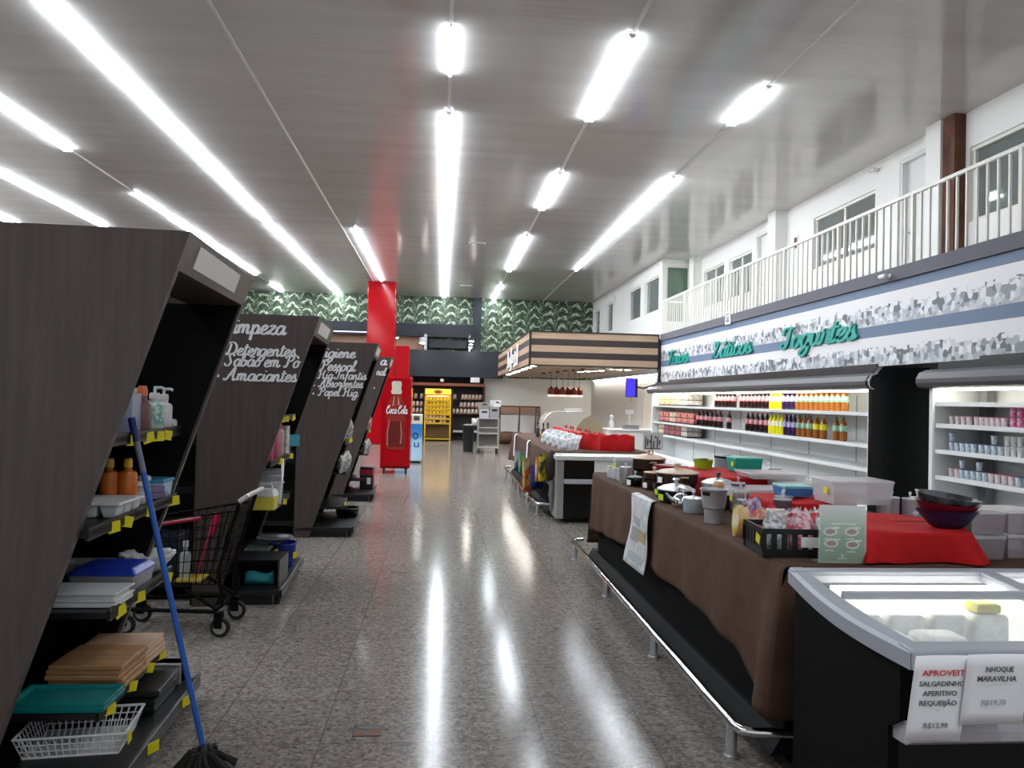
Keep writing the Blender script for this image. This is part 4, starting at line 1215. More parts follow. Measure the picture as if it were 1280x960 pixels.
pot('casserole', 'large dark brown casserole with wide beige lid standing on a black pan', (1.70, 5.40, ZT + 0.087), 0.15, 0.085, DKPOT, BEIGE, True, lidh=0.22, knob=BEIGE, tagm=PAPER)
pot('stew_pan', 'wide black pan with lime price tags under the large beige-lidded casserole', (1.68, 5.40, ZT), 0.15, 0.083, BLKG, None, True, knob=STEEL, tagm=LIME)
pot('stew_pan', 'black pan with shiny metal lid near the middle of the cloth', (1.60, 5.10, ZT), 0.125, 0.085, BLKG, STEEL, True, lidh=0.35, knob=STEEL, tagm=LIME)
pot('pressure_cooker', 'steel pressure cooker with black handle behind the black pan', (1.90, 5.12, ZT), 0.11, 0.13, STEEL, STEEL, True, lidh=0.35, knob=BLACK, cat='pressure cooker')
o = thing('kettle', 'shiny small kettle with curved handle beside the black pan', 'kettle', (1.56, 4.86, ZT))
MB().lathe([(0.05, 0), (0.06, 0.02), (0.055, 0.06), (0.03, 0.085), (0.012, 0.092), (0, 0.093)], 24).build('body', CHROME, o, True)
MB().tube([(0, -0.05, 0.07), (0, -0.04, 0.12), (0, 0.04, 0.12), (0, 0.05, 0.07)], 0.006, 8).build('handle', CHROME, o, True)
MB().tube([(-0.05, 0, 0.04), (-0.085, 0, 0.07), (-0.1, 0, 0.09)], [0.014, 0.009, 0.007], 8).build('spout', CHROME, o, True)
pot('glass_pot', 'glass pot with steel lid between the kettle and the tall steel bucket', (1.56, 4.62, ZT), 0.065, 0.085, M('pot_glass', (190, 200, 206), 0.1, alpha=0.55), STEEL, False, lidh=0.3)
pot('canister', 'steel canister behind the tall steel bucket', (1.62, 4.45, ZT), 0.05, 0.125, STEEL, None, False, cat='canister')
o = thing('ice_bucket', 'tall two-tier steel bucket with black label at the front of the cloth', 'bucket', (1.555, 4.25, ZT))
MB().lathe([(0.052, 0), (0.052, 0.075), (0.056, 0.08), (0.062, 0.085), (0.075, 0.185), (0.08, 0.19), (0.072, 0.19), (0.06, 0.1)], 32).build('body', STEEL, o, True)
MB().grid(lambda u, v: (-0.0755 * cos(-0.9 + 0.7 * u) * (0.985 + 0.03 * v), 0.0755 * sin(-0.9 + 0.7 * u) * (0.985 + 0.03 * v), 0.155 + 0.022 * v), 6, 1).build('label', BLACK, o, True)
o = thing('wooden_mill', 'wooden toy-like mill with round head behind the steel bucket', 'mill', (1.73, 4.66, ZT))
MB().lathe([(0.035, 0), (0.035, 0.1), (0.02, 0.12), (0.034, 0.14), (0.038, 0.17), (0.02, 0.19), (0, 0.192)], 20).build('body', M('pale_wood', (206, 160, 116), 0.5), o, True)
MB().lathe([(0.036, 0.04), (0.037, 0.1)], 20).build('band', M('dark_wood', (92, 48, 36), 0.5), o, True)
pot('casserole', 'low casserole with beige lid behind the glass pot', (1.80, 4.86, ZT), 0.1, 0.09, DKPOT, BEIGE, False, lidh=0.1)
pot('jar', 'tall brown tinted jar behind the pouches', (2.0, 4.32, ZT), 0.055, 0.14, M('brown_jar', (104, 76, 66), 0.15, alpha=0.8), STEEL, False, lidh=0.2, cat='jar')
for i in range(3):
    pot('glass_tumbler', 'dark glass tumbler, %s beside the steel bucket' % ORD[i], (1.65 + 0.05 * i, 4.1 + 0.03 * i, ZT), 0.03, 0.11, M('smoky_glass', (104, 88, 96), 0.1, alpha=0.6), None, False, 'tumblers beside the bucket', cat='glass')
for i, (x, y, c, l) in enumerate(((1.60, 3.74, ((206, 60, 70), (230, 200, 170)), 'red and cream pouch with yellow tag in the crate corner'), (1.55, 3.84, ((226, 196, 90), (236, 220, 190)), 'yellow and cream pouch behind the black crate'), (1.70, 3.84, ((206, 24, 60), (222, 60, 90)), 'bright red pouch behind the black crate'), (1.68, 4.0, ((120, 76, 150), (206, 190, 214)), 'purple topped wrapped pack behind the pouches'))):
    pouch('gift_pouch', l, 'pouch', (x, y, ZT), 0.1, 0.06, 0.15 + 0.02 * (i == 3), mat_printed('pouch_%d' % i, c[0], c[1], 20, 0.3), 0.3, None, i + 20)

for i, (x, y, r, h) in enumerate(((1.86, 4.62, 0.05, 0.13), (1.93, 4.84, 0.045, 0.16), (1.76, 4.3, 0.045, 0.12), (1.9, 4.12, 0.05, 0.15))):
    pot('storage_jar', ('steel jar with clear lid behind the beige-lidded low casserole', 'tall dark tinted jar by the pressure cooker', 'steel jar with clear lid beside the steel bucket', 'tall smoky jar behind the dark tumblers')[i], (x, y, ZT), r, h, STEEL if i in (0, 2) else MATS['smoky_glass'], CLEAR, False, None, 0.25, cat='jar')
for i in range(4):
    pouch('foil_pack', 'shiny silver wrapped pack, %s in the group behind the crate' % ORD[i], 'pack', (1.82 + 0.06 * i, 3.86 + 0.05 * (i % 2), ZT), 0.09, 0.05, 0.13, mat_printed('foil_wrap', (150, 146, 150), (226, 224, 228), 30, 0.2), 0.5 * i, 'silver packs behind the crate', 120 + i)
clear_late = [((2.02, 5.12, ZT + 0.002), 0.1, 0.16, 0.1), ((2.45, 4.75, ZT + 0.002), 0.26, 0.3, 0.12), ((2.46, 5.12, ZT + 0.002), 0.26, 0.28, 0.14)]
# black crate with pink packs, leaflet stand
cr = thing('plastic_crate', 'black plastic crate holding pink wrapped goods near the cloth corner', 'crate', (1.635, 3.42, ZT), -0.08)
mb = MB()
hw, hd, hh = 0.185, 0.13, 0.125
mb.box(-hw, hw, -hd, hd, 0, 0.006)
for sg in (-1, 1):
    for a, b in ((0.0, 0.035), (0.10, hh)):
        mb.box(-hw, hw, sg * hd - 0.004, sg * hd + 0.004, a, b).box(sg * hw - 0.004, sg * hw + 0.004, -hd, hd, a, b)
    for i in range(9):
        x = -hw + 2 * hw * i / 8
        mb.box(x - 0.012, x + 0.012, sg * hd - 0.004, sg * hd + 0.004, 0.03, 0.105)
    for i in range(7):
        y = -hd + 2 * hd * i / 6
        mb.box(sg * hw - 0.004, sg * hw + 0.004, y - 0.012, y + 0.012, 0.03, 0.105)
for x in (-hw, hw):
    for y in (-hd, hd):
        mb.box(x - 0.008, x + 0.008, y - 0.008, y + 0.008, 0, hh)
mb.build('shell', BLACK, cr)
MB().box(-0.02, 0.07, -hd - 0.007, -hd - 0.004, 0.045, 0.09).build('paper_label', PAPER, cr)
MB().cbox((-hw - 0.006, -0.07, 0.07), (0.003, 0.05, 0.04), rx=0.3).build('price_tag', YEL, cr)
PINKP = mat_printed('pink_wrap', (206, 96, 110), (226, 206, 210), 26, 0.25)
PINKS = mat_printed('silver_wrap', (150, 148, 150), (222, 220, 222), 30, 0.25)
for i in range(7):
    pouch('sweet_pack', 'pink and silver wrapped pack, %s of the bunch standing in the black crate' % ORD[i], 'pack', (1.53 + 0.042 * i, 3.40 + 0.03 * (i % 3), ZT + 0.01), 0.1, 0.045, 0.13 + 0.025 * ((i * 3) % 4) / 2, PINKS if i in (0, 1, 6) else PINKP, 0.4 * ((i % 3) - 1), 'wrapped packs in the black crate', 40 + i, rnd.uniform(-.3, .5))
o = box('carton', (-0.04, 0.04, -0.03, 0.03, 0, 0.17), M('ivory_card', (206, 200, 190), 0.6), None, 0.003, loc=(1.60, 3.535, ZT + 0.008), rz=-0.1)
tag(o, 'ivory carton standing at the back of the black crate', 'carton')
ls = thing('leaflet_stand', 'clear stand with a green printed menu leaflet beside the black crate', 'leaflet stand', (1.735, 3.175, ZT), -0.03)
MB().box(-0.105, 0.105, -0.003, 0.0, 0, 0.25).box(-0.105, 0.105, 0.004, 0.007, 0, 0.25).box(-0.105, 0.105, -0.003, 0.07, 0, 0.004).build('holder', GLASS, ls)
s_ = NT('menu_green', rough=0.5)
sx_ = s_.n('ShaderNodeSeparateXYZ')
s_.link(s_.tc.outputs['Generated'], sx_.inputs[0])
s_.color(s_.ramp(sx_.outputs[2], [(0.0, (80, 142, 72)), (0.4, (104, 152, 98)), (0.75, (166, 184, 164)), (1.0, (206, 200, 204))]))
lf = MB().box(-0.1, 0.1, 0.001, 0.003, 0.006, 0.246).build('leaflet', s_.m, ls)
mb = MB()
for x, z in ((-0.055, 0.135), (0.04, 0.135), (-0.05, 0.085), (0.045, 0.08)):
    mb.mi(0).lathe([(0.0, 0.0), (0.032, 0.0), (0.032, 0.0006), (0, 0.0006)], 22, mx=Matrix.Translation((x, 0.0008, z)) @ Matrix.Rotation(pi / 2, 4, 'X') @ Matrix.Diagonal((1, 0.6, 1, 1)))
    mb.mi(1).lathe([(0.0, 0.0), (0.022, 0.0), (0.022, 0.0006), (0, 0.0006)], 22, mx=Matrix.Translation((x, 0.0, z)) @ Matrix.Rotation(pi / 2, 4, 'X') @ Matrix.Diagonal((1, 0.5, 1, 1)))
    mb.mi(2).box(x + 0.012, x + 0.04, 0.0, 0.0008, z + 0.012, z + 0.02).mi(0).box(x - 0.028, x + 0.012, 0.0, 0.0008, z - 0.034, z - 0.028)
mb.mi(0).box(-0.05, 0.06, 0.0, 0.0008, 0.165, 0.172).box(-0.022, 0.022, 0.0, 0.0008, 0.018, 0.023).lathe([(0, 0), (0.007, 0), (0.007, .0006), (0, .0006)], 12, mx=Matrix.Translation((0, 0.0006, 0.032)) @ Matrix.Rotation(pi / 2, 4, 'X'))
mb.build('print', [M('menu_white', (222, 222, 216), 0.6), M('menu_food', (150, 120, 104), 0.6), M('menu_tag', (236, 238, 236), 0.6)], lf)

# red cloths over risers, and what stands on them
RZ = 0.13
o = drape(2.115, 3.49, 0.58, 0.62, RZ, 0.05, 6, 3, 0.04, -0.03).build('red_cloth', REDC, None, True, loc=(0, 0, ZT), solid=0.003)
tag(o, 'red cloth over a low riser beside the green leaflet stand', 'cloth')
o = drape(2.12, 4.35, 0.5, 0.5, RZ, 0.04, 8, 5, 0.02).build('red_cloth', REDC, None, True, loc=(0, 0, ZT), solid=0.003)
tag(o, 'red cloth over a riser behind the black crate', 'cloth')
o = drape(2.2, 5.75, 0.62, 0.9, RZ + 0.02, 0.04, 9, 7, 0.02).build('red_cloth', REDC, None, True, loc=(0, 0, ZT), solid=0.003)
tag(o, 'red cloth over a riser behind the steel pressure cookers', 'cloth')
ZR = ZT + RZ + 0.006
# stacked bowls
BOWLP = [(0.06, 0), (0.075, 0.005), (0.115, 0.05), (0.14, 0.088), (0.146, 0.09), (0.136, 0.086), (0.11, 0.048), (0.07, 0.012), (0, 0.01)]
for i, (m, l) in enumerate(((M('navy_bowl', (22, 30, 66), 0.4), 'navy bowl at the bottom of the three stacked bowls'), (M('red_bowl', (130, 20, 40), 0.3), 'dark red bowl in the middle of the three stacked bowls'), (mat_printed('grey_marble_bowl', (44, 46, 50), (96, 100, 106), 9, 0.25), 'marbled grey bowl on top of the three stacked bowls'))):
    o = MB().lathe(BOWLP, 36).build('mixing_bowl', m, None, True, loc=(2.315 - 0.004 * i, 3.33, ZR + 0.03 * i))
    o.scale = (0.93, 0.93, 0.93)
    o.rotation_euler = (0.04 * i, 0.05 * i, 0)
    tag(o, l, 'bowl', 'stacked mixing bowls')
# clear tubs and boxes on the risers
def clear_box(loc, w, d, h, label, lid=None, tg=None, rz=0.0, mat=None):
    b = thing('storage_box', label, 'box', loc, rz)
    tray(MB(), (0, 0, 0), w, d, h, 0.004, 1.1).build('body', mat or CLEAR2, b)
    MB().box(-w * .56, w * .56, -d * .56, d * .56, h - 0.004, h + 0.012).build('lid', lid or CLEAR2, b, bevel=0.004)
    if tg:
        MB().cbox((-w * 0.56, -d * 0.25, h * 0.6), (0.003, 0.045, 0.035)).build('price_tag', YEL, b)
    return b
clear_box((2.3, 4.12, ZR + 0.004), 0.32, 0.22, 0.12, 'large milky plastic box with yellow tag behind the leaflet stand', None, True)
clear_box((2.1, 4.42, ZR + 0.004), 0.16, 0.16, 0.05, 'low box with turquoise lid on the red cloth', M('turquoise_lid', (120, 190, 196), 0.35), None, 0, M('blue_box_body', (60, 120, 180), 0.3))
clear_box((2.06, 4.78, ZT + 0.002), 0.4, 0.26, 0.13, 'wide clear box with yellow tag behind the pouches', None, True)
clear_box((2.35, 5.3, ZT + 0.15 + 0.008), 0.36, 0.3, 0.03, 'flat clear box lid on the red cloth by the teal box')
for i, (l, w, d, h) in enumerate(clear_late):
    clear_box(l, w, d, h, ('narrow milky box beside the pressure cookers', 'milky lidded box behind the wide clear box', 'deep milky lidded box between the red cloths')[i])
o = thing('roasting_pan', 'lime green oval pan on the red cloth', 'pan', (2.10, 6.0, ZT + RZ + 0.026))
MB().lathe([(0.085, 0), (0.1, 0.07), (0.094, 0.07), (0.08, 0.008)], 28, sx=0.75).build('body', M('lime_pan', (136, 170, 30), 0.35), o, True)
MB().cbox((-0.02, -0.07, 0.078), (0.05, 0.06, 0.014)).build('lug', M('olive_lug', (96, 110, 30), 0.4), o, bevel=0.004)
o = box('gift_box', (-0.075, 0.075, -0.13, 0.13, 0, 0.08), M('dark_red_box', (124, 16, 34), 0.4), None, 0.004, loc=(1.93, 6.32, ZT + 0.07), rz=0.5)
tag(o, 'dark red box left of the lime green pan', 'box')
o = box('riser_box', (-0.08, 0.08, -0.14, 0.14, 0, 0.069), M('maroon_box', (84, 20, 30), 0.5), None, 0.004, loc=(1.93, 6.32, ZT + 0.0005), rz=0.5)
tag(o, 'maroon box under the dark red box', 'box')
clear_box((2.36, 5.80, ZT + RZ + 0.027), 0.2, 0.17, 0.095, 'teal green box with yellow tag on the red cloth', M('teal_lid', (40, 170, 150), 0.35), True, 0, M('teal_box', (24, 156, 136), 0.35))
o = thing('griddle_pan', 'dark round lid propped behind the teal box', 'pan', (2.6, 6.75, ZT))
MB().lathe([(0.12, 0), (0.125, 0.18), (0.12, 0.19), (0, 0.2)], 28).build('body', M('smoky_pan', (120, 124, 128), 0.3), o, True)
MB().lathe([(0.13, 0.19), (0.13, 0.205), (0.03, 0.215), (0, 0.216)], 28).build('lid', BLKG, o, True)
o = thing('wire_basket', 'grey wire basket with two side handles behind the clear boxes', 'basket', (2.64, 5.75, ZT + 0.07))
tray(MB(), (0, 0, 0), 0.14, 0.17, 0.085, 0.003, 1.15).build('body', M('mesh_grey', (120, 124, 128), 0.4, 0.6, alpha=0.7), o)
for sg in (-1, 1):
    MB().tube([(-0.06, sg * 0.09, 0.085), (-0.05, sg * 0.13, 0.095), (0.05, sg * 0.13, 0.095), (0.06, sg * 0.09, 0.085)], 0.005, 8).build('handle', DGREY, o, True)
o = box('riser_box', (-0.1, 0.1, -0.12, 0.12, 0, 0.069), CLEAR2, None, 0.004, loc=(2.64, 5.75, ZT + 0.0005))
tag(o, 'milky box under the grey wire basket', 'box')
for i in range(5):
    pot('glass_jar', 'glass jar with white lid, %s behind the red cloth beside the milky box' % ORD[i], (2.45 + 0.075 * i, 4.05 + 0.05 * (i % 2), ZT + 0.04), 0.04, 0.13, M('jar_glass', (190, 176, 182), 0.1, alpha=0.6), WPL, False, 'glass jars behind the red cloth', lidh=0.15, cat='jar')
o = box('jar_carton', (-0.2, 0.2, -0.1, 0.1, 0, 0.038), M('carton_clear', (190, 186, 188), 0.4), None, 0.004, loc=(2.6, 4.08, ZT + 0.0005))
tag(o, 'low pale carton under the glass jars', 'carton')
for k in range(2):
    for i in range(3):
        clear_box((2.46 + 0.19 * i, 3.34 + 0.03 * (i % 2), ZT + 0.002 + 0.112 * k), 0.15, 0.17, 0.095, 'tall clear food container, %s of the %s layer beyond the stacked bowls' % (ORD[i], ('bottom', 'top')[k]), None, None, 0.05 * i, M('jar_tint', (166, 154, 160), 0.12, alpha=0.5))
for i in range(3):
    o = pot('clear_bowl', 'clear glass bowl behind the stacked bowls, %s from the left' % ORD[i], (2.42 + 0.16 * i, 3.72, ZT + 0.002), 0.075, 0.09, M('bowl_glass', (206, 208, 210), 0.08, alpha=0.45), CLEAR, False, 'clear bowls behind the stack', cat='bowl')

# ------------------------------------------------------------------ glass-topped freezer across the near end
fz = thing('display_freezer', 'black glass-topped chest freezer with silver rim in the near right corner', 'freezer', (0, 0, 0))
XL, XR = 1.40, 2.75
def rimz(y):
    return 0.845 + (y - 2.16) / (2.95 - 2.16) * 0.065
MB().prism([(2.30, 0.1), (2.94, 0.1), (2.94, 0.86), (2.24, 0.81), (2.24, 0.60), (2.30, 0.56)], 'x', XL + 0.015, XL + 0.05).build('side_panel', MATTE, fz)
MB().box(XL + 0.05, XR + 0.2, 2.30, 2.34, 0.1, 0.80).build('front_panel', BLKG, fz)
MB().box(XL + 0.05, XR + 0.2, 2.9, 2.94, 0.1, 0.86).build('back_panel', BLACK, fz)
MB().box(XL + 0.05, XR + 0.2, 2.34, 2.94, 0.05, 0.1).box(XL + 0.08, XR, 2.4, 2.85, 0.0, 0.05).build('base', BLACK, fz)
MB().box(XL + 0.05, XR + 0.2, 2.34, 2.36, 0.1, 0.80).box(XL + 0.05, XR + 0.2, 2.88, 2.9, 0.1, 0.84).box(XL + 0.05, XL + 0.07, 2.36, 2.88, 0.1, 0.82).box(XL + 0.07, XR + 0.2, 2.36, 2.88, 0.62, 0.64).build('liner', FRIDGEW, fz)
rim = MB()
def bar(x0, x1, y0, y1, t=0.045, bot=0.0):
    vs = []
    for x, y in ((x0, y0), (x1, y0), (x1, y1), (x0, y1)):
        vs.append((x, y, rimz(y) - t))
    for x, y in ((x0, y0), (x1, y0), (x1, y1), (x0, y1)):
        vs.append((x, y, rimz(y)))
    rim.add(vs, [(3, 2, 1, 0), (4, 5, 6, 7), (0, 1, 5, 4), (1, 2, 6, 5), (2, 3, 7, 6), (3, 0, 4, 7)])
lm = MB()
def left_member(u, v):
    y, t = 2.15 + 0.80 * v, v
    sag = 0.018 * sin(pi * t)
    xo = XL - 0.012 - 0.02 * sin(pi * t)
    sec = [(xo, -0.06), (xo, -0.012), (xo + 0.012, 0.0), (XL + 0.045, 0.0), (XL + 0.058, -0.012), (XL + 0.058, -0.06), (xo, -0.06)]
    k = min(int(u * 6 + 1e-6), 6)
    return (sec[k][0], y, rimz(y) - sag + sec[k][1])
lm.grid(left_member, 6, 24)
lm.build('rim_side', M('rim_silver', (168, 170, 178), 0.4, 0.2), fz, True)
bar(XL - 0.01, XR + 0.2, 2.14, 2.215, 0.06)
bar(XL - 0.01, XR + 0.2, 2.90, 2.95, 0.05)
bar(2.16, 2.23, 2.215, 2.9, 0.04)
rim.build('rim', M('rim_silver', (168, 170, 178), 0.4, 0.2), fz, bevel=0.006)
def glass_sheet(y0, y1, dz, x0=XL + 0.055, x1=2.16):
    vs = [(x, y, rimz(y) - 0.02 + dz) for y in (y0, y1) for x in (x0, x1)] + [(x, y, rimz(y) - 0.025 + dz) for y in (y0, y1) for x in (x0, x1)]
    return MB().add(vs, [(0, 1, 3, 2), (4, 6, 7, 5), (0, 4, 5, 1), (2, 3, 7, 6), (0, 2, 6, 4), (1, 5, 7, 3)])
g = glass_sheet(2.215, 2.66, 0.0)
g.build('glass_lid', GLASS, fz)
g = glass_sheet(2.62, 2.9, 0.008)
g2 = glass_sheet(2.215, 2.9, 0.0, 2.23, XR + 0.2)
g.build('glass_lid', GLASS, fz)
g2.build('glass_lid', GLASS, fz)
bar2 = MB()
bar2.box(XL + 0.055, 2.16, 2.645, 2.668, rimz(2.65) - 0.024, rimz(2.65) + 0.002)
bar2.build('lid_handle', LGREY, fz)
MB().box(XL + 0.12, XR, 2.76, 2.87, 0.845, 0.858).build('lamp', CLAMP, fz)
MB().prism([(2.30, 0.525), (2.23, 0.53), (2.20, 0.55), (2.20, 0.58), (2.23, 0.60), (2.30, 0.60)], 'x', XL + 0.03, XR + 0.2).build('bumper', M('bumper_grey', (170, 166, 170), 0.5), fz, True)
# goods lying in the freezer
for i, (x, y, w, d, h, l) in enumerate(((1.58, 2.58, 0.15, 0.14, 0.12, 'white frosty pack in the middle row left inside the freezer'), (1.77, 2.58, 0.17, 0.14, 0.12, 'white frosty pack in the middle row, right of another, inside the freezer'), (1.60, 2.42, 0.2, 0.12, 0.1, 'flat white pack at the front left inside the freezer'), (1.80, 2.42, 0.16, 0.12, 0.09, 'white pack at the front middle inside the freezer'))):
    o = MB().cbox((0, 0, h / 2), (w, d, h)).build('frozen_pack', mat_printed('frozen_white', (240, 240, 237), (216, 216, 212), 12, 0.5), None, bevel=0.03, seg=3, loc=(x, y, 0.641), rz=rnd.uniform(-.15, .15))
    tag(o, l, 'frozen pack')
for i in range(4):
    o = MB().cbox((0, 0, 0.075), (0.145, 0.1, 0.15)).build('frozen_pack', MATS['frozen_white'], None, bevel=0.02, seg=3, loc=(1.56 + 0.165 * i, 2.735, 0.641))
    tag(o, 'white frosty pack, %s from the left in the back row of the freezer' % ORD[i], 'frozen pack')
o = box('frozen_pack', (-0.05, 0.05, -0.04, 0.04, 0, 0.035), M('yellow_pack', (216, 206, 90), 0.5), None, 0.012, loc=(2.05, 2.735, 0.793))
tag(o, 'yellow pack lying on the back row of white packs', 'frozen pack')
o = MB().lathe([(0.07, 0), (0.085, 0.09), (0.08, 0.1), (0, 0.1)], 24).build('frozen_tub', M('grey_tub', (130, 126, 130), 0.4), None, True, loc=(2.03, 2.46, 0.641))
tag(o, 'grey round tub at the front right inside the freezer', 'tub')
def price_sheet(x0, x1, z0, z1, y, lines, label, sk):
    p = thing('price_sheet', label, 'price sheet', (x0, y, z0), 0)
    mb = MB()
    w, h = x1 - x0, z1 - z0
    mb.grid(lambda u, v: (w * u + sk * (v - 1), 0.006 * sin(pi * u) + 0.03 * (1 - v), h * v), 6, 6)
    mb.build('paper', PAPER, p, True, solid=0.0012)
    for i, (txt, cx, z, ht, m, wd) in enumerate(lines):
        fn = lambda u, v, q: (cx - wd / 2 + u + sk * (z / h - 1), 0.0045 - q - 0.003 + 0.03 * (1 - (z + v) / h), z + v)
        sans(MB(), txt, fn, wd, ht, 0.0008, 0.012).build('lettering', m, p)
    return p
price_sheet(1.373, 1.542, 0.585, 0.842, 2.10, [('APROVEITE', 0.1, 0.197, 0.017, REDINK, 0.145), ('SALGADINHO', 0.093, 0.166, 0.015, INK, 0.14), ('APERITIVO', 0.09, 0.137, 0.015, INK, 0.104), ('REQUEIJÃO', 0.088, 0.108, 0.015, INK, 0.115), ('--', 0.088, 0.092, 0.006, INK, 0.01), ('R$13,90', 0.09, 0.04, 0.016, M('ink_pale', (140, 138, 142), 0.7), 0.075)], 'white price sheet with APROVEITE in red on the freezer front', 0.012)
price_sheet(1.525, 1.72, 0.635, 0.848, 2.09, [('NHOQUE', 0.105, 0.16, 0.016, INK, 0.085), ('MARAVILHA', 0.1, 0.132, 0.016, INK, 0.12), ('________', 0.1, 0.122, 0.004, M('ink_faint', (176, 176, 182), 0.7), 0.1), ('R$19,70', 0.1, 0.06, 0.016, M('ink_pale2', (186, 184, 190), 0.7), 0.075)], 'white price sheet reading NHOQUE MARAVILHA on the freezer front', 0.004)

# ------------------------------------------------------------------ refrigerated wall displays
def wall_fridge(y0, y1, label, shelves, uprights=()):
    f = thing('refrigerated_display', label, 'display fridge', (0, 0, 0))
    XBK = 5.22
    MB().box(XBK, XBK + 0.06, y0 + 0.04, y1 - 0.04, 0.1, 1.93).build('back_panel', FRIDGEW, f)
    MB().prism([(4.62, 0.0), (4.62, 1.76), (4.585, 1.80), (4.585, 1.84), (4.615, 1.895), (4.68, 1.925), (4.75, 2.0), (XBK + 0.06, 2.0), (XBK + 0.06, 0.0)], 'y', y0 - 0.024, y0 + 0.04).build('end_panel', BLKG, f)
    MB().box(4.70, XBK + 0.06, y1 - 0.04, y1, 0.0, 1.90).build('end_panel', FRIDGEW, f)
    MB().box(4.64, XBK, y0 + 0.041, y0 + 0.06, 0.3, 1.78).box(4.63, 4.645, y0 + 0.041, y0 + 0.07, 0.1, 1.76).box(4.69, 4.70, y1 - 0.05, y1 - 0.001, 0.1, 1.76).build('inner_cheek', FRIDGEW, f)
    MB().box(4.75, XBK + 0.06, y0 + 0.04, y1 - 0.04, 1.93, 2.0).build('top_panel', BLKM, f)
    MB().box(4.98, 5.0, y0 + 0.5, y1 - 0.3, 2.0, 2.06).build('top_fin', BLKM, f)
    cz = [(4.58, 1.80), (4.60, 1.765), (4.64, 1.75), (4.86, 1.75), (4.86, 1.93), (4.68, 1.93), (4.61, 1.90), (4.58, 1.84)]
    can = MB().prism(cz, 'y', y0 + 0.042, y1 + 0.05).build('canopy', DGREY, f)
    MB().prism([(4.575, 1.80), (4.597, 1.76), (4.637, 1.745), (4.637, 1.758), (4.605, 1.77), (4.588, 1.803), (4.588, 1.838), (4.615, 1.893), (4.68, 1.922), (4.68, 1.935), (4.605, 1.905), (4.575, 1.845)], 'y', y0 - 0.036, y0 - 0.02).build('edge_trim', LGREY, can)
    MB().box(4.70, 4.76, y0 + 0.1, y1 - 0.1, 1.73, 1.749).build('lamp', FLAMP, f)
    MB().box(4.86, XBK, y0 + 0.06, y1 - 0.04, 1.76, 1.79).build('ceiling_panel', FRIDGEW, f)
    n = max(2, int((y1 - y0) / 1.25))
    ys = [y0 + 0.08 + (y1 - y0 - 0.16) * i / n for i in range(n + 1)]
    for z in shelves:
        s = MB().box(4.735, XBK, y0 + 0.06, y1 - 0.05, z - 0.022, z).box(4.72, 4.74, y0 + 0.06, y1 - 0.05, z - 0.035, z + 0.006).build('shelf', FRIDGEW, f)
        for y in ys:
            MB().prism([(4.85, z - 0.022), (XBK, z - 0.022), (XBK, z - 0.04), (XBK - 0.06, z - 0.04)], 'y', y - 0.006, y + 0.006).build('bracket', OFFW, s)
    for y in ys[1:-1]:
        sl = MB().box(XBK - 0.008, XBK, y - 0.012, y + 0.012, 0.3, 1.7).build('slotted_upright', M('slot_grey', (186, 188, 188), 0.5), f)
        MB().box(XBK - 0.012, XBK - 0.008, y - 0.006, y + 0.006, 0.78, 0.84).build('slot', BLACK, sl)
    for y in uprights:
        MB().box(5.10, 5.18, y - 0.05, y + 0.05, 0.4, 1.74).build('upright', M('grey_upright', (120, 120, 122), 0.5), f)
    MB().prism([(4.63, 0.06), (4.63, 0.42), (4.68, 0.46), (4.72, 0.38), (XBK, 0.32), (XBK, 0.06)], 'y', y0 + 0.06, y1 - 0.05).build('base_tank', FRIDGEW, f)
    return f
SZ = (1.494, 1.137, 0.87)
wall_fridge(7.92, 16.85, 'long white refrigerated wall display stocked with soft drinks, black end panel', SZ)
wall_fridge(3.6, 7.02, 'nearer white refrigerated wall display stocked with yogurt pots', [1.618, 1.412, 1.166, 0.92], [6.83])
o = MB().box(4.85, 5.0, 7.912, 7.918, 1.46, 1.475).build('maker_plate', M('plate_grey', (90, 90, 96), 0.4), None)
tag(o, 'thin grey plate on the black end panel of the drinks fridge', 'plate')

COLA = M('cola_dark', (34, 16, 14), 0.15)
def soda(name, label, loc, body, lab, cap, group, proto={}):
    key = (body.name, lab.name, cap.name)
    if key in proto:
        return dup(proto[key], loc, label, group)
    b = thing(name, label, 'bottle', loc, 0, group)
    MB().lathe([(0.04, 0), (0.044, 0.018), (0.044, 0.096), (0.041, 0.112), (0.044, 0.13), (0.044, 0.175), (0.035, 0.215), (0.016, 0.26), (0.013, 0.275)], 14).build('body', body, b, True)
    MB().lathe([(0.0455, 0.115), (0.0455, 0.188)], 14).build('label', lab, b, True)
    MB().lathe([(0.016, 0.27), (0.016, 0.292), (0, 0.293)], 10).build('cap', cap, b, True)
    proto[key] = b
    return b
GUAR = M('guarana_brown', (150, 88, 34), 0.15)
GRAPE = M('grape_purple', (46, 26, 66), 0.15)
LEMON = M('lemon_yellow', (232, 222, 30), 0.2)
L_RED = mat_printed('label_red', (216, 70, 80), (230, 190, 196), 40)
L_GRN = mat_printed('label_green', (60, 170, 110), (206, 222, 206), 40)
L_YEL = M('label_yellow', (240, 226, 60), 0.4)
L_PUR = mat_printed('label_purple', (140, 120, 180), (206, 196, 222), 40)
L_WHT = M('label_cream', (240, 236, 206), 0.4)
C_RED, C_GRN, C_YEL, C_PUR = M('cap_red', (190, 26, 36), 0.4), M('cap_green', (40, 120, 70), 0.4), M('cap_yellow', (226, 210, 60), 0.4), M('cap_purple', (80, 50, 110), 0.4)
def soda_row(z, y_first, y_last, n, body, lab, cap, what, where, x=4.87):
    for i in range(n):
        y = y_first + (y_last - y_first) * i / max(n - 1, 1)
        soda('soda_bottle', ('%s, %s from the far end of the %s' % (what, ORD[i], where)) if n > 1 else '%s on the %s' % (what, where), (x, y, z + 0.001), body, lab, cap, '%ss in the drinks fridge' % what)
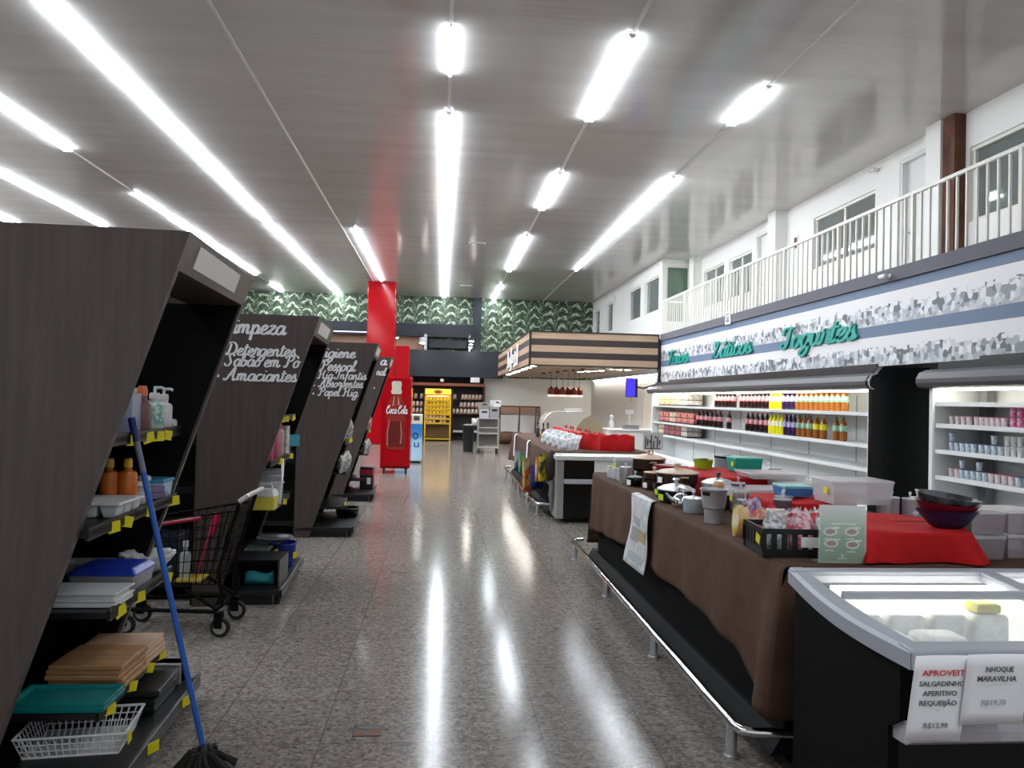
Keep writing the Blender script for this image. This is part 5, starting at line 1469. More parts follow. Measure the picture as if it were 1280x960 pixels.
ZA_, ZB_, ZC_ = SZ
soda_row(ZA_, 13.25, 12.45, 6, COLA, L_RED, C_RED, 'cola bottle', 'short cola row, top shelf')
soda_row(ZA_, 12.1, 11.08, 8, COLA, L_RED, C_RED, 'cola bottle', 'longer cola row, top shelf')
soda_row(ZA_, 10.96, 10.66, 3, LEMON, L_WHT, C_YEL, 'yellow soda bottle', 'top shelf row')
soda_row(ZA_, 10.54, 10.26, 3, GRAPE, L_PUR, C_PUR, 'grape soda bottle', 'top shelf row')
soda_row(ZA_, 10.12, 8.9, 10, GUAR, L_GRN, C_GRN, 'amber soda bottle', 'top shelf row')
soda_row(ZB_, 14.2, 13.05, 6, COLA, L_RED, C_RED, 'cola bottle', 'far cola group, middle shelf')
soda_row(ZB_, 12.65, 12.65, 1, COLA, L_RED, C_RED, 'lone cola bottle', 'middle shelf, standing in a gap')
soda_row(ZB_, 11.85, 11.12, 5, COLA, L_RED, C_RED, 'cola bottle', 'near cola row, middle shelf')
soda_row(ZB_, 10.98, 10.6, 4, LEMON, L_WHT, C_YEL, 'yellow soda bottle', 'middle shelf row')
soda_row(ZB_, 10.48, 10.22, 3, GRAPE, L_PUR, C_PUR, 'grape soda bottle', 'middle shelf row')
soda_row(ZB_, 10.08, 9.78, 3, GUAR, L_GRN, C_GRN, 'amber soda bottle', 'middle shelf row')
soda_row(ZB_, 9.6, 9.42, 2, GUAR, L_YEL, C_YEL, 'amber bottle with yellow label', 'middle shelf pair')
soda_row(ZB_, 9.1, 8.93, 2, GUAR, L_GRN, C_GRN, 'amber soda bottle', 'pair standing apart, middle shelf')
JUICE = [mat_printed('pack_orange', (206, 120, 70), (240, 216, 170), 12), mat_printed('pack_cream', (236, 220, 190), (206, 180, 150), 12), mat_printed('pack_red', (190, 50, 60), (214, 170, 150), 14), mat_printed('pack_maroon', (140, 30, 60), (170, 110, 110), 14), mat_printed('pack_grey', (176, 166, 160), (214, 206, 196), 14)]
k = 0
for z, items in ((ZA_, ((16.5, 0), (16.1, 0), (15.7, 0), (15.3, 1), (14.9, 4))), (ZB_, ((16.5, 2), (16.1, 2), (15.7, 1), (15.3, 2), (14.9, 2), (14.5, 2))), (ZC_, ((16.5, 1), (16.1, 3), (15.7, 3), (15.3, 3), (14.9, 4)))):
    for i, (y, c) in enumerate(items):
        t = thing('drink_pack', 'wrapped drink pack, %s from the far end of the %s drinks shelf' % (ORD[i], {ZA_: 'top', ZB_: 'middle', ZC_: 'bottom'}[z]), 'drink pack', (4.96, y, z + 0.001), 0, 'wrapped drink packs at the far end of the drinks fridge')
        MB().box(-0.15, 0.15, -0.19, 0.19, 0, 0.225).build('pack', JUICE[c], t, bevel=0.01)
        MB().box(-0.152, 0.152, -0.192, 0.192, 0.0, 0.03).build('tray_band', BLKM, t)
        MB().box(-0.152, 0.152, -0.192, 0.192, 0.115, 0.13).build('middle_band', BLKM, t)
# yogurt pots
def yog_proto(nm, label, body, lid, r=0.027, h=0.082):
    p = thing('yogurt_pot', label, 'yogurt pot', (0, 0, 0))
    MB().lathe([(r * 0.8, 0), (r, h * 0.92), (r * 1.06, h * 0.95)], 14).build('cup', body, p, True)
    MB().lathe([(r * 1.1, h * 0.95), (r * 1.1, h), (0, h * 1.01)], 14).build('lid', lid, p, True)
    return p
YB = [mat_printed('pot_print_red', (224, 196, 200), (236, 234, 232), 60), mat_printed('pot_print_blue', (170, 190, 214), (236, 236, 236), 60), mat_printed('pot_print_white', (232, 230, 226), (206, 204, 200), 60), mat_printed('pot_print_pink', (226, 90, 150), (236, 200, 214), 40)]
YL = [M('lid_red', (206, 70, 84), 0.4), M('lid_navy', (60, 76, 130), 0.4), WPL, M('lid_pink', (226, 110, 160), 0.4)]
protos = {}
def pots(z, ys, kind, shelf, x=4.83, stack=0):
    for i, y in enumerate(ys):
        for s in range(1 + (stack if isinstance(stack, int) else stack[i])):
            nm = ('red-lidded', 'navy-lidded', 'white', 'pink')[kind]
            lab = '%s yogurt pot, %s from the far end%s, %s' % (nm, ORD[i], ', upper layer' if s else '', shelf)
            loc = (x, y, z + 0.001 + 0.087 * s)
            if kind not in protos:
                protos[kind] = yog_proto('p', lab, YB[kind], YL[kind])
                protos[kind].location = loc
                protos[kind]['group'] = 'yogurt pots in the nearer fridge'
            else:
                dup(protos[kind], loc, lab, 'yogurt pots in the nearer fridge')
def rng(a, b, n):
    return [a + (b - a) * i / (n - 1) for i in range(n)]
pots(1.412, rng(6.88, 6.64, 4), 0, 'upper yogurt shelf')
pots(1.412, rng(6.54, 6.2, 6), 0, 'near run, upper yogurt shelf')
pots(1.412, rng(6.1, 5.7, 6), 3, 'upper yogurt shelf', stack=1)
pots(1.166, rng(6.88, 6.58, 5), 1, 'middle yogurt shelf', stack=[1, 0, 0, 0, 0])
pots(1.166, rng(6.48, 6.24, 4), 1, 'near run, middle yogurt shelf', stack=[0, 0, 1, 0])
pots(1.166, rng(6.16, 5.72, 7), 2, 'middle yogurt shelf', stack=1)
pots(0.92, rng(6.88, 6.8, 2), 0, 'lower yogurt shelf')
pots(0.92, rng(6.73, 6.43, 5), 1, 'lower yogurt shelf', stack=[1, 0, 0, 1, 0])
pots(0.92, rng(6.35, 6.11, 4), 0, 'near run, lower yogurt shelf')
pots(0.92, rng(6.03, 5.75, 4), 1, 'near run, lower yogurt shelf')

# ------------------------------------------------------------------ the farther island
isb = thing('island_freezer', 'farther dark chest freezer under brown cloth hung with coloured goods', 'freezer', (0, 0, 0))
MB().box(1.5, 2.75, 10.15, 15.5, 0.12, 0.855).build('body', MATTE, isb, bevel=0.01)
MB().prism([(1.43, 0.06), (1.48, 0.14), (1.6, 0.14), (1.6, 0.06)], 'y', 10.12, 15.6).build('kick_ledge', MATS['ledge_dark'], isb)
MB().box(1.55, 2.7, 10.2, 15.4, 0.0, 0.12).build('plinth', BLACK, isb)
MB().box(1.485, 1.5, 10.2, 15.4, 0.40, 0.425).build('trim_strip', LGREY, isb)
o = tablecloth(1.45, 2.8, 10.12, 15.55, 0.875, [(10, 0.52), (12, 0.46), (13.7, 0.40), (15.6, 0.32)], '', 0.7).build('tablecloth', BROWNC, None, True, solid=0.004)
tag(o, 'brown cloth draped over the farther island, with white paper strips over its edge', 'tablecloth')
bumper([(1.45, 15.75, 0.16), (1.32, 15.72, 0.16), (1.30, 10.22, 0.16), (1.66, 10.18, 0.16)], [(1.335, 10.36), (1.335, 11.6), (1.335, 12.9), (1.335, 14.2), (1.335, 15.5)], 'chrome bumper rail along the foot of the farther island')
ef = thing('display_freezer', 'white rimmed glass-topped freezer across the end of the farther island', 'freezer', (0, 0, 0))
MB().box(1.55, 2.75, 9.62, 10.05, 0.08, 0.80).build('body', BLKG, ef, bevel=0.006)
MB().box(1.47, 1.56, 9.6, 10.06, 0.06, 0.80).build('side_panel', M('panel_silver', (150, 148, 142), 0.4), ef, bevel=0.006)
mb = MB()
for b in ((1.45, 2.8, 9.56, 9.61), (1.45, 2.8, 10.03, 10.08), (1.45, 1.51, 9.61, 10.03), (2.74, 2.8, 9.61, 10.03), (2.1, 2.15, 9.61, 10.03)):
    mb.box(b[0], b[1], b[2], b[3], 0.80, 0.855)
mb.build('rim', M('rim_white', (206, 208, 204), 0.35), ef, bevel=0.005)
MB().box(1.51, 2.74, 9.61, 10.03, 0.835, 0.84).build('glass_lid', GLASS, ef)
MB().box(1.56, 2.7, 9.65, 10.0, 0.801, 0.806).build('liner', FRIDGEW, ef)
MB().box(1.6, 2.7, 9.96, 9.99, 0.808, 0.83).build('lamp', CLAMP, ef)
MB().box(1.56, 2.7, 9.575, 9.62, 0.50, 0.56).build('bumper', LGREY, ef, bevel=0.01)
MB().box(1.95, 2.2, 9.60, 9.615, 0.58, 0.80).build('notice_sheet', PAPER, ef)
for i, (y, zb) in enumerate(((12.45, 0.36), (14.6, 0.45))):
    o = MB().grid(lambda u, v: (1.47 - 0.05 * min(v * 8, 1) - 0.03 * v, y + 0.14 * u - 0.12 * v, 0.885 - (0.885 - zb) * max(0, v - 0.06)), 3, 14).build('paper_banner', PAPER, None, True, solid=0.003)
    tag(o, 'white paper strip over the cloth edge of the farther island, %s' % ('nearer' if i == 0 else 'farther'), 'paper banner')
BAGCOL = [((226, 210, 50), (60, 46, 36), 'yellow and dark cloth bag hanging at the near corner of the farther island', 1.345, 9.90, 0.50, 0.22, 0.36), ((210, 110, 60), (226, 190, 150), 'orange striped bag hanging beside the yellow bag', 1.385, 10.6, 0.42, 0.2, 0.34), ((40, 60, 150), (60, 110, 190), 'blue bag hanging low on the farther island', 1.365, 10.75, 0.30, 0.3, 0.34), ((206, 70, 50), (236, 190, 90), 'red and orange striped bundle hanging over the rail', 1.345, 11.25, 0.2, 0.42, 0.32), ((190, 150, 60), (206, 206, 180), 'mustard bag hanging midway along the farther island', 1.38, 12.1, 0.3, 0.24, 0.32), ((60, 150, 130), (150, 170, 120), 'green bag hanging midway along the farther island', 1.385, 12.75, 0.34, 0.24, 0.3), ((120, 130, 150), (190, 190, 186), 'grey bag hanging toward the far end of the farther island', 1.385, 13.5, 0.36, 0.24, 0.3)]
for i, (a, b, l, x, y, z, w, h) in enumerate(BAGCOL):
    pouch('hanging_bag', l, 'bag', (x, y, z), w, 0.07, h, mat_printed('hang_%d' % i, a, b, 9, 0.7), pi / 2 - 0.75, 'bags hung on the farther island', 60 + i)
um = thing('umbrella', 'folded umbrella hanging at the near corner of the farther island', 'umbrella', (1.44, 9.82, 0.10))
MB().lathe([(0.008, 0.0), (0.02, 0.05), (0.03, 0.2), (0.042, 0.22), (0.035, 0.3), (0.03, 0.42)], 14).build('canopy', M('umbrella_grey', (120, 120, 122), 0.5), um, True)
MB().tube([(0, 0, 0.42), (0, 0, 0.56), (0.02, 0, 0.6), (0.05, 0, 0.58)], 0.008, 8).build('handle', BLACK, um, True)
MB().lathe([(0.0, 0.0), (0.06, 0.04), (0.085, 0.2), (0.05, 0.34), (0, 0.38)], 18).build('x', M('dark_bag_cloth', (44, 34, 28), 0.8), None, True)
o = bpy.data.objects['x']
o.name = 'dark_bag'
o.location = (1.43, 9.84, 0.53)
tag(o, 'dark brown bag bulging over the umbrella at the island corner', 'bag')
# on top of the farther island
ZB = 0.879
def redbag(pts, h, label):
    mb = MB()
    n = len(pts) - 1
    def side(off):
        def fn(u, v):
            k = min(int(u * n), n - 1)
            t = u * n - k
            p = Vector(pts[k]).lerp(Vector(pts[k + 1]), t)
            return (p.x + off * (1 - 0.4 * v) + 0.015 * sin(20 * u) * v, p.y + off + 0.02 * sin(17 * u) * v, h * v + 0.012 * sin(30 * u) * v)
        return fn
    mb.grid(side(-0.06), 30, 6).grid(side(0.06), 30, 6)
    mb.grid(lambda u, v: Vector(side(-0.06)(u, 1)).lerp(Vector(side(0.06)(u, 1)), v), 30, 2)
    for e in (0, 1):
        mb.grid(lambda u, v: Vector(side(-0.06)(e, v)).lerp(Vector(side(0.06)(e, v)), u), 2, 6)
    o = mb.build('red_cloth', REDC, None, True, loc=(0, 0, ZB))
    return tag(o, label, 'cloth', 'red cloth bands on the farther island')
redbag([(1.98, 10.75, 0), (2.22, 10.35, 0), (2.6, 10.3, 0)], 0.22, 'broad red cloth band at the near end of the farther island')
redbag([(2.02, 13.6, 0), (1.98, 12.3, 0), (2.05, 11.2, 0)], 0.20, 'long red cloth band running along the farther island')
for i in range(12):
    o = pouch('clear_bag', 'crinkled clear bag on the farther island, %s from its near end' % ORD[i], 'bag', (1.72 + 0.05 * (i % 3), 10.35 + 0.19 * i, ZB), 0.3, 0.05, 0.19, mat_printed('cello', (150, 148, 150), (226, 226, 226), 22, 0.2, 0.7), -0.5, 'crinkled clear bags on the farther island', 80 + i, 0.7)
for i in range(9):
    bottle('small_bottle', 'small pink-red bottle, %s in the row behind the red cloth band' % ORD[i], 'bottle', (2.2 + 0.02 * (i % 2), 13.4 - 0.35 * i, ZB), 0.03, 0.24, M('pale_rose', (206, 150, 150), 0.3), C_RED, 0.5, 0.75, None, 'small bottles behind the red cloth', seg=10)
for i, (x, y, h, c) in enumerate(((1.76, 13.9, 0.28, (60, 66, 76)), (1.84, 13.75, 0.26, (110, 40, 34)), (1.9, 13.6, 0.27, (96, 34, 30)), (1.8, 13.4, 0.14, (206, 190, 60)))):
    bottle('wine_bottle', ('dark grey bottle', 'dark red bottle, left of a pair,', 'dark red bottle, right of a pair,', 'short yellow bottle')[i] + ' near the far end of the farther island', 'bottle', (x, y, ZB), 0.038, h, M('wine_%d' % i, c, 0.2), BLACK, 0.35, 0.6, None, 'bottles at the far end of the farther island')
ss = thing('table_sign', 'white card with dark lettering on a small stand between the islands', 'sign', (2.56, 9.1, 0.0), -0.05)
MB().box(-0.12, 0.12, 0.0, 0.012, 0.98, 1.19).build('card', WPL, ss)
mb = MB()
for i, (x, a, b) in enumerate(((-0.1, 0.0, 0.14), (-0.075, 0.03, 0.11), (-0.05, 0.06, 0.1), (-0.03, 0.0, 0.16), (0.0, 0.0, 0.09), (0.02, 0.12, 0.15), (0.045, 0.0, 0.14), (0.07, 0.04, 0.1))):
    mb.box(x, x + 0.014, -0.002, 0.0, 1.0 + a, 1.0 + b)
mb.box(-0.1, 0.09, -0.002, 0.0, 0.99, 1.0)
mb.build('lettering', M('sign_ink', (60, 58, 56), 0.6), ss)
MB().tube([(0, 0.02, 0), (0, 0.02, 0.99)], 0.012).lathe([(0.14, 0), (0.14, 0.015), (0.02, 0.02)], 20).build('stand', STEEL, ss, True)

# ------------------------------------------------------------------ deli: canopy, counters, lamps, screen
cp = thing('deli_canopy', 'large striped tan and dark wood canopy over the deli counter', 'canopy', (0, 0, 0))
X0, X1, Y0, Y1, ZA, ZC = 2.0, 5.05, 17.6, 28.1, 2.34, 3.15
DKW = M('dark_stripe', (52, 42, 40), 0.5)
mb = MB()
hb = (ZC - ZA - 0.06) / 5
for i in range(5):
    mb.mi(1 if i % 2 else 0)
    mb.box(X0, X1, Y0, Y0 + 0.03, ZA + 0.03 + hb * i, ZA + 0.03 + hb * (i + 1)).box(X0, X0 + 0.03, Y0 + 0.03, Y1, ZA + 0.03 + hb * i, ZA + 0.03 + hb * (i + 1))
mb.build('fascia', [TANW, DKW], cp)
MB().box(X0 - 0.02, X1, Y0 - 0.02, Y0 + 0.035, ZA, ZA + 0.03).box(X0 - 0.02, X1, Y0 - 0.02, Y0 + 0.035, ZC - 0.03, ZC).box(X0 - 0.02, X0 + 0.035, Y0 + 0.035, Y1, ZA, ZA + 0.03).box(X0 - 0.02, X0 + 0.035, Y0 + 0.035, Y1, ZC - 0.03, ZC).box(X0 - 0.02, X0 + 0.03, Y0 - 0.02, Y0 + 0.03, ZA + 0.03, ZC - 0.03).box(X1 - 0.03, X1, Y0 - 0.02, Y0 + 0.03, ZA + 0.03, ZC - 0.03).build('edge_frame', M('frame_black', (26, 22, 22), 0.5), cp)
s_ = NT('soffit_planks', rough=0.5)
v_ = s_.mapping((1, 1, 1))
sx_ = s_.n('ShaderNodeSeparateXYZ')
s_.link(v_, sx_.inputs[0])
fr_ = s_.math('FRACT', s_.math('MULTIPLY', sx_.outputs[0], 3.4))
s_.color(s_.mix(s_.math('LESS_THAN', fr_, 0.12), s_.ramp(s_.noise(s_.mapping((30, 1.6, 30)), 1.0, 3.0), [(0.3, (148, 122, 98)), (0.7, (176, 150, 126))]), lin((62, 50, 44))))
MB().box(X0 + 0.03, X1, Y0 + 0.03, Y1, ZA + 0.03, ZA + 0.05).build('soffit', s_.m, cp)
MB().box(X0 + 0.03, X1, Y0 + 0.03, Y1, ZC - 0.05, ZC - 0.03).build('top_board', DKW, cp)
mb = MB()
for i, (y, a, b) in enumerate(((20.1, 0.1, 0.66), (20.7, 0.08, 0.5), (21.3, 0.2, 0.44), (21.9, 0.0, 0.66), (22.4, 0.12, 0.4), (22.9, 0.1, 0.6))):
    mb.box(X0 - 0.06, X0 - 0.03, y, y + 0.12, ZA + a + 0.02, ZA + b + 0.02).box(X0 - 0.06, X0 - 0.03, y + 0.12, y + 0.4, ZA + a + 0.02, ZA + a + 0.09)
mb.build('lettering', SILV, cp)
def downlight(x, y, z, label, group, mat=SPOT, r=0.09):
    d = thing('downlight', label, 'downlight', (x, y, z), 0, group)
    MB().lathe([(r, -0.03), (r, 0.0)], 16).build('housing', BLKM, d, True)
    MB().lathe([(0, -0.034), (r * 0.85, -0.033), (r * 0.85, -0.029)], 16).build('lens', mat, d, True)
for i in range(8):
    downlight(2.12, 17.9 + 0.95 * i, ZA + 0.03, 'bright downlight, %s along the aisle edge of the deli canopy' % ORD[i], 'downlights along the deli canopy edge')
for i, (x, y) in enumerate(((4.55, 18.6), (4.33, 18.6), (4.12, 18.6))):
    downlight(x, y, ZA + 0.03, 'bright downlight, %s from the right in the short row near the screen' % ORD[i], 'downlights near the deli screen')
for i in range(4):
    downlight(3.74 + 0.11 * i, 20.6 - 0.4 * i, ZA + 0.03, 'bright downlight, %s from the left in the row beyond the copper lamps' % ORD[i], 'downlights in the middle of the deli canopy')
for i in range(6):
    downlight(3.05 + 0.1 * i, 23.0 - 0.75 * i, ZA + 0.03, 'dark unlit downlight, %s from the left under the deli canopy' % ORD[i], 'unlit downlights under the deli canopy', BLACK, 0.06)
cv = thing('cove_light', 'long lit cove strip at the top of the deli side wall', 'light strip', (5.56, 23.0, 2.30))
MB().box(-0.05, 0.018, -4.8, 4.8, 0.0, 0.03).build('channel', WPL, cv)
MB().box(-0.045, 0.0, -4.75, 4.75, -0.012, -0.001).build('strip', M('cove_glow', (255, 250, 238), 0.4, emit=40.0), cv)
o = MB().lathe([(0.06, 0.0), (0.055, -0.03), (0.03, -0.065), (0, -0.07)], 16).build('dome_camera', WPL, None, True, loc=(3.85, 17.66, ZA - 0.0))
tag(o, 'small white dome camera under the front edge of the deli canopy', 'camera')
COPPER = M('copper_shade', (96, 44, 36), 0.3, 0.7)
for i in range(6):
    x = 2.86 + 0.155 * i
    l = thing('pendant_lamp', 'copper pendant lamp, %s from the left in the row over the deli counter' % ORD[i], 'pendant lamp', (x, 20.0 + 0.12 * (i % 2), 1.70), 0, 'copper pendant lamps over the deli')
    MB().lathe([(0.085, 0), (0.095, 0.06), (0.09, 0.14), (0.03, 0.2), (0.012, 0.22)], 18).build('shade', COPPER, l, True)
    MB().lathe([(0.0, 0.01), (0.075, 0.012), (0.07, 0.02)], 16).build('bulb', M('pendant_glow', (255, 220, 200), 0.4, emit=6), l, True)
    MB().lathe([(0.092, -0.05), (0.088, 0.0)], 18).build('glass_rim', M('pendant_rim', (236, 206, 200), 0.2, emit=0.6), l, True)
    MB().tube([(0, 0, 0.2), (0, 0, ZA + 0.03 - 1.70)], 0.005, 6).build('cord', BLACK, l)
tv = thing('screen', 'blue lit screen on a wall arm under the deli canopy', 'screen', (4.50, 17.95, 1.67), -0.12)
MB().box(-0.14, 0.14, 0.0, 0.05, 0, 0.45).build('bezel', BLACK, tv, bevel=0.006)
MB().box(-0.125, 0.085, -0.003, 0.0, 0.02, 0.43).build('display', M('screen_blue', (60, 44, 250), 0.3, emit=0.9), tv)
MB().tube([(0.1, 0.05, 0.25), (0.3, 0.12, 0.22), (0.55, 0.12, 0.3), (1.09, 0.15, 0.34)], 0.02, 8).tube([(0.0, 0.03, 0.0), (0.0, 0.03, -0.12)], 0.006).build('wall_arm', BLACK, tv, True)
dc = thing('deli_counter', 'curved glass deli case with beige end panel beyond the farther island', 'deli counter', (0, 0, 0))
MB().box(2.45, 3.95, 18.4, 19.4, 0, 0.72).build('body', WHITE, dc, bevel=0.01)
arc = [(2.47, 0.72)] + [(2.47 + 0.35 * (1 - cos(a)), 0.95 + 0.33 * sin(a)) for a in [pi / 2 * k / 8 for k in range(9)]] + [(3.5, 1.27)]
mb = MB()
mb.grid(lambda u, v: (lambda k, t: (arc[k][0] + (arc[k + 1][0] - arc[k][0]) * t, 18.45 + 0.9 * v, arc[k][1] + (arc[k + 1][1] - arc[k][1]) * t))(min(int(u * (len(arc) - 1)), len(arc) - 2), u * (len(arc) - 1) - min(int(u * (len(arc) - 1)), len(arc) - 2)), 20, 3)
mb.build('glass_hood', M('deli_glass', (206, 208, 200), 0.06, alpha=0.35), dc, True, solid=0.008)
MB().tube([(x, 18.44, z) for x, z in arc], 0.012, 8).build('hood_frame', ALU, dc, True)
MB().prism([(3.22, 0.72), (3.3, 0.95), (3.45, 1.12), (3.62, 1.20), (3.78, 1.12), (3.9, 0.92), (3.94, 0.72)], 'y', 18.38, 18.44).build('end_panel', M('beige_panel', (150, 134, 110), 0.5), dc)
MB().box(2.55, 3.9, 18.5, 19.3, 0.72, 0.74).build('tray_floor', M('deli_cream', (214, 196, 160), 0.5), dc)
MB().box(3.1, 3.5, 18.9, 19.1, 1.28, 1.36).build('price_rail', WPL, dc)
ct2 = thing('service_counter', 'white service counter right of the deli case', 'counter', (0, 0, 0))
MB().box(3.98, 5.3, 17.9, 18.7, 0, 0.86).build('body', WHITE, ct2, bevel=0.01)
MB().box(3.95, 5.35, 17.85, 18.75, 0.86, 0.90).build('top', WPL, ct2, bevel=0.006)
sc = thing('scale', 'grey weighing scale on the white service counter', 'scale', (4.55, 18.2, 0.90))
MB().box(-0.18, 0.18, -0.14, 0.14, 0, 0.09).build('body', GREY, sc, bevel=0.015)
MB().box(-0.2, 0.2, -0.16, 0.16, 0.1, 0.115).build('plate', STEEL, sc)
MB().box(-0.03, 0.03, 0.1, 0.13, 0.09, 0.38).box(-0.1, 0.1, 0.09, 0.14, 0.36, 0.46).build('display_head', WPL, sc, bevel=0.006)
o = MB().lathe([(0.09, 0), (0.1, 0.06), (0.1, 0.3), (0.05, 0.36), (0.05, 0.42), (0.09, 0.5), (0.06, 0.58), (0, 0.6)], 18).build('juice_dispenser', WPL, None, True, loc=(4.12, 18.35, 0.901))
o.scale = (0.6, 0.6, 0.55)
tag(o, 'tall white dispenser standing at the left end of the service counter', 'dispenser')
o = box('wall_panel', (-0.01, 0, -0.8, 0.8, 0, 0.95), M('pale_panel', (232, 232, 230), 0.5), None, loc=(5.575, 21.6, 1.02))
tag(o, 'pale rectangular panel on the side wall behind the screen', 'panel')

# ------------------------------------------------------------------ far end: shelf alcove, chips rack, stock trolley, table frame, coolers
fk = thing('drinks_cooler', 'tall red cooler with a cola bottle picture at the end of the shelving', 'cooler', (-0.905, 15.62, 0))
MB().box(-0.30, 0.30, 0.02, 0.66, 0.10, 1.965).build('body', RED, fk, bevel=0.02)
dr = MB().box(-0.285, 0.285, -0.02, 0.019, 0.14, 1.94).build('door', RED, fk, bevel=0.012)
BP = [(0.085, 0.0), (0.10, 0.04), (0.105, 0.2), (0.092, 0.38), (0.085, 0.5), (0.1, 0.62), (0.105, 0.72), (0.088, 0.84), (0.06, 0.98), (0.045, 1.06), (0.042, 1.10)]
poly = [(-x * 1.9, z * 1.05 + 0.48) for x, z in BP] + [(x * 1.9, z * 1.05 + 0.48) for x, z in reversed(BP)]
bt = MB().prism(poly, 'y', -0.026, -0.021)
bt.build('bottle_picture', M('cola_picture', (132, 40, 30), 0.25), dr)
MB().prism([(-0.15, 0.54), (0.15, 0.54), (0.165, 0.72), (0.14, 0.92), (0.135, 1.05), (-0.135, 1.05), (-0.14, 0.92), (-0.165, 0.72)], 'y', -0.028, -0.0262).build('liquid_shade', M('cola_liquid', (92, 24, 18), 0.3), dr)
MB().prism([(-0.09, 1.60), (0.09, 1.60), (0.11, 1.64), (0.09, 1.70), (0.1, 1.83), (0.07, 1.86), (-0.07, 1.86), (-0.1, 1.83), (-0.09, 1.70), (-0.11, 1.64)], 'y', -0.029, -0.021).build('bottle_cap', M('cap_silver', (190, 180, 166), 0.35), dr)
MB().prism([(-0.165, 0.56), (-0.14, 0.56), (-0.15, 0.8), (-0.12, 1.06), (-0.135, 1.08), (-0.17, 0.8)], 'y', -0.03, -0.0282).prism([(0.09, 0.6), (0.12, 0.6), (0.135, 0.8), (0.1, 1.05), (0.085, 1.03), (0.11, 0.8)], 'y', -0.03, -0.0282).prism([(-0.08, 1.36), (-0.045, 1.36), (-0.03, 1.56), (-0.05, 1.56)], 'y', -0.03, -0.0282).prism([(0.03, 1.38), (0.07, 1.38), (0.045, 1.55), (0.03, 1.55)], 'y', -0.03, -0.0282).build('bottle_glint', M('glint', (176, 110, 96), 0.3), dr)
script(MB(), 'Coca-Cola', lambda u, v, w: (-0.20 + u, -0.031 - w, 1.21 + v), 0.42, 0.085, 0.13, 0.004).build('lettering', WHITE, dr)
MB().box(0.262, 0.275, -0.05, -0.021, 0.7, 1.2).build('handle', M('dark_red', (110, 10, 16), 0.3), dr)
for x in (-0.22, 0.22):
    MB().lathe([(0.0, -0.02), (0.045, -0.02), (0.045, 0.02), (0, 0.02)], 14, mx=Matrix.Translation((x, 0.1, 0.045)) @ Matrix.Rotation(pi / 2, 4, 'Y')).box(x - 0.03, x + 0.03, 0.07, 0.13, 0.08, 0.1).build('caster', RUBBER, fk, True)
bc = thing('ice_cream_cooler', 'blue and white upright cooler half hidden behind the red cooler', 'cooler', (-0.74, 18.15, 0))
s_ = NT('cooler_wrap', rough=0.3)
sx_ = s_.n('ShaderNodeSeparateXYZ')
s_.link(s_.tc.outputs['Object'], sx_.inputs[0])
s_.color(s_.ramp(s_.math('ADD', s_.math('MULTIPLY', sx_.outputs[2], 0.9), s_.math('MULTIPLY', sx_.outputs[0], -0.12)), [(0.1, (176, 206, 226)), (0.45, (150, 196, 226)), (0.55, (60, 130, 190)), (0.80, (40, 110, 176))]))
MB().box(-0.30, 0.30, 0, 0.55, 0.05, 0.92).build('body', s_.m, bc, bevel=0.015)
MB().box(-0.30, 0.30, 0, 0.5, 0.92, 1.14).build('lid_sign', M('sign_cream', (206, 200, 186), 0.5), bc, bevel=0.008)
MB().box(0.10, 0.24, -0.004, 0.0, 1.0, 1.10).build('sign_print', M('print_olive', (70, 70, 50), 0.5), bc)
MB().box(-0.28, 0.28, 0.03, 0.5, 0.0, 0.05).build('plinth', BLACK, bc)
mb = MB()
sans(mb, 'O', lambda u, v, w: (0.08 + u, -0.002 - w, 0.56 + v), 0.15, 0.16, 0.002, 0.03)
sans(mb, 'LI', lambda u, v, w: (0.12 + u, -0.002 - w, 0.38 + v), 0.12, 0.10, 0.002, 0.03)
mb.build('lettering', M('navy_print', (20, 40, 90), 0.5), bc)
al = thing('wall_shelving', 'dark wall shelves with pale jars in the alcove at the far end', 'shelving', (0, 0, 0))
for i, z in enumerate((0.30, 0.98, 1.22, 1.50)):
    MB().box(-8.4, -0.62, 28.05, 28.38, z - 0.03, z).box(0.40, 1.5, 28.05, 28.38, z - 0.03, z).build('shelf', M('alcove_shelf', (40, 30, 27), 0.5), al)
MB().box(-8.4, 1.52, 28.36, 28.395, 0.05, 1.95).build('back_board', M('alcove_back', (34, 24, 22), 0.6), al)
for b_ in ((1.5, 1.56, 27.65, 28.38, 0, 1.97), (0.38, 0.42, 28.04, 28.38, 0, 1.95), (-0.66, -0.62, 28.04, 28.38, 0, 1.95)):
    box('upright_board', b_, M('alcove_board', (56, 34, 28), 0.5), al)
MB().box(-3, -0.66, 27.95, 28.05, 0.84, 0.92).build('counter_edge', BROWNW, al)
JAR = mat_printed('alcove_jar', (222, 206, 190), (170, 120, 96), 8)
jp = thing('jar', 'pale jar', 'jar', (0, 0, 0))
MB().lathe([(0.055, 0), (0.06, 0.02), (0.06, 0.13), (0.045, 0.15)], 12).build('body', JAR, jp, True)
MB().lathe([(0.05, 0.145), (0.05, 0.18), (0, 0.182)], 12).build('lid', WPL, jp, True)
first = True
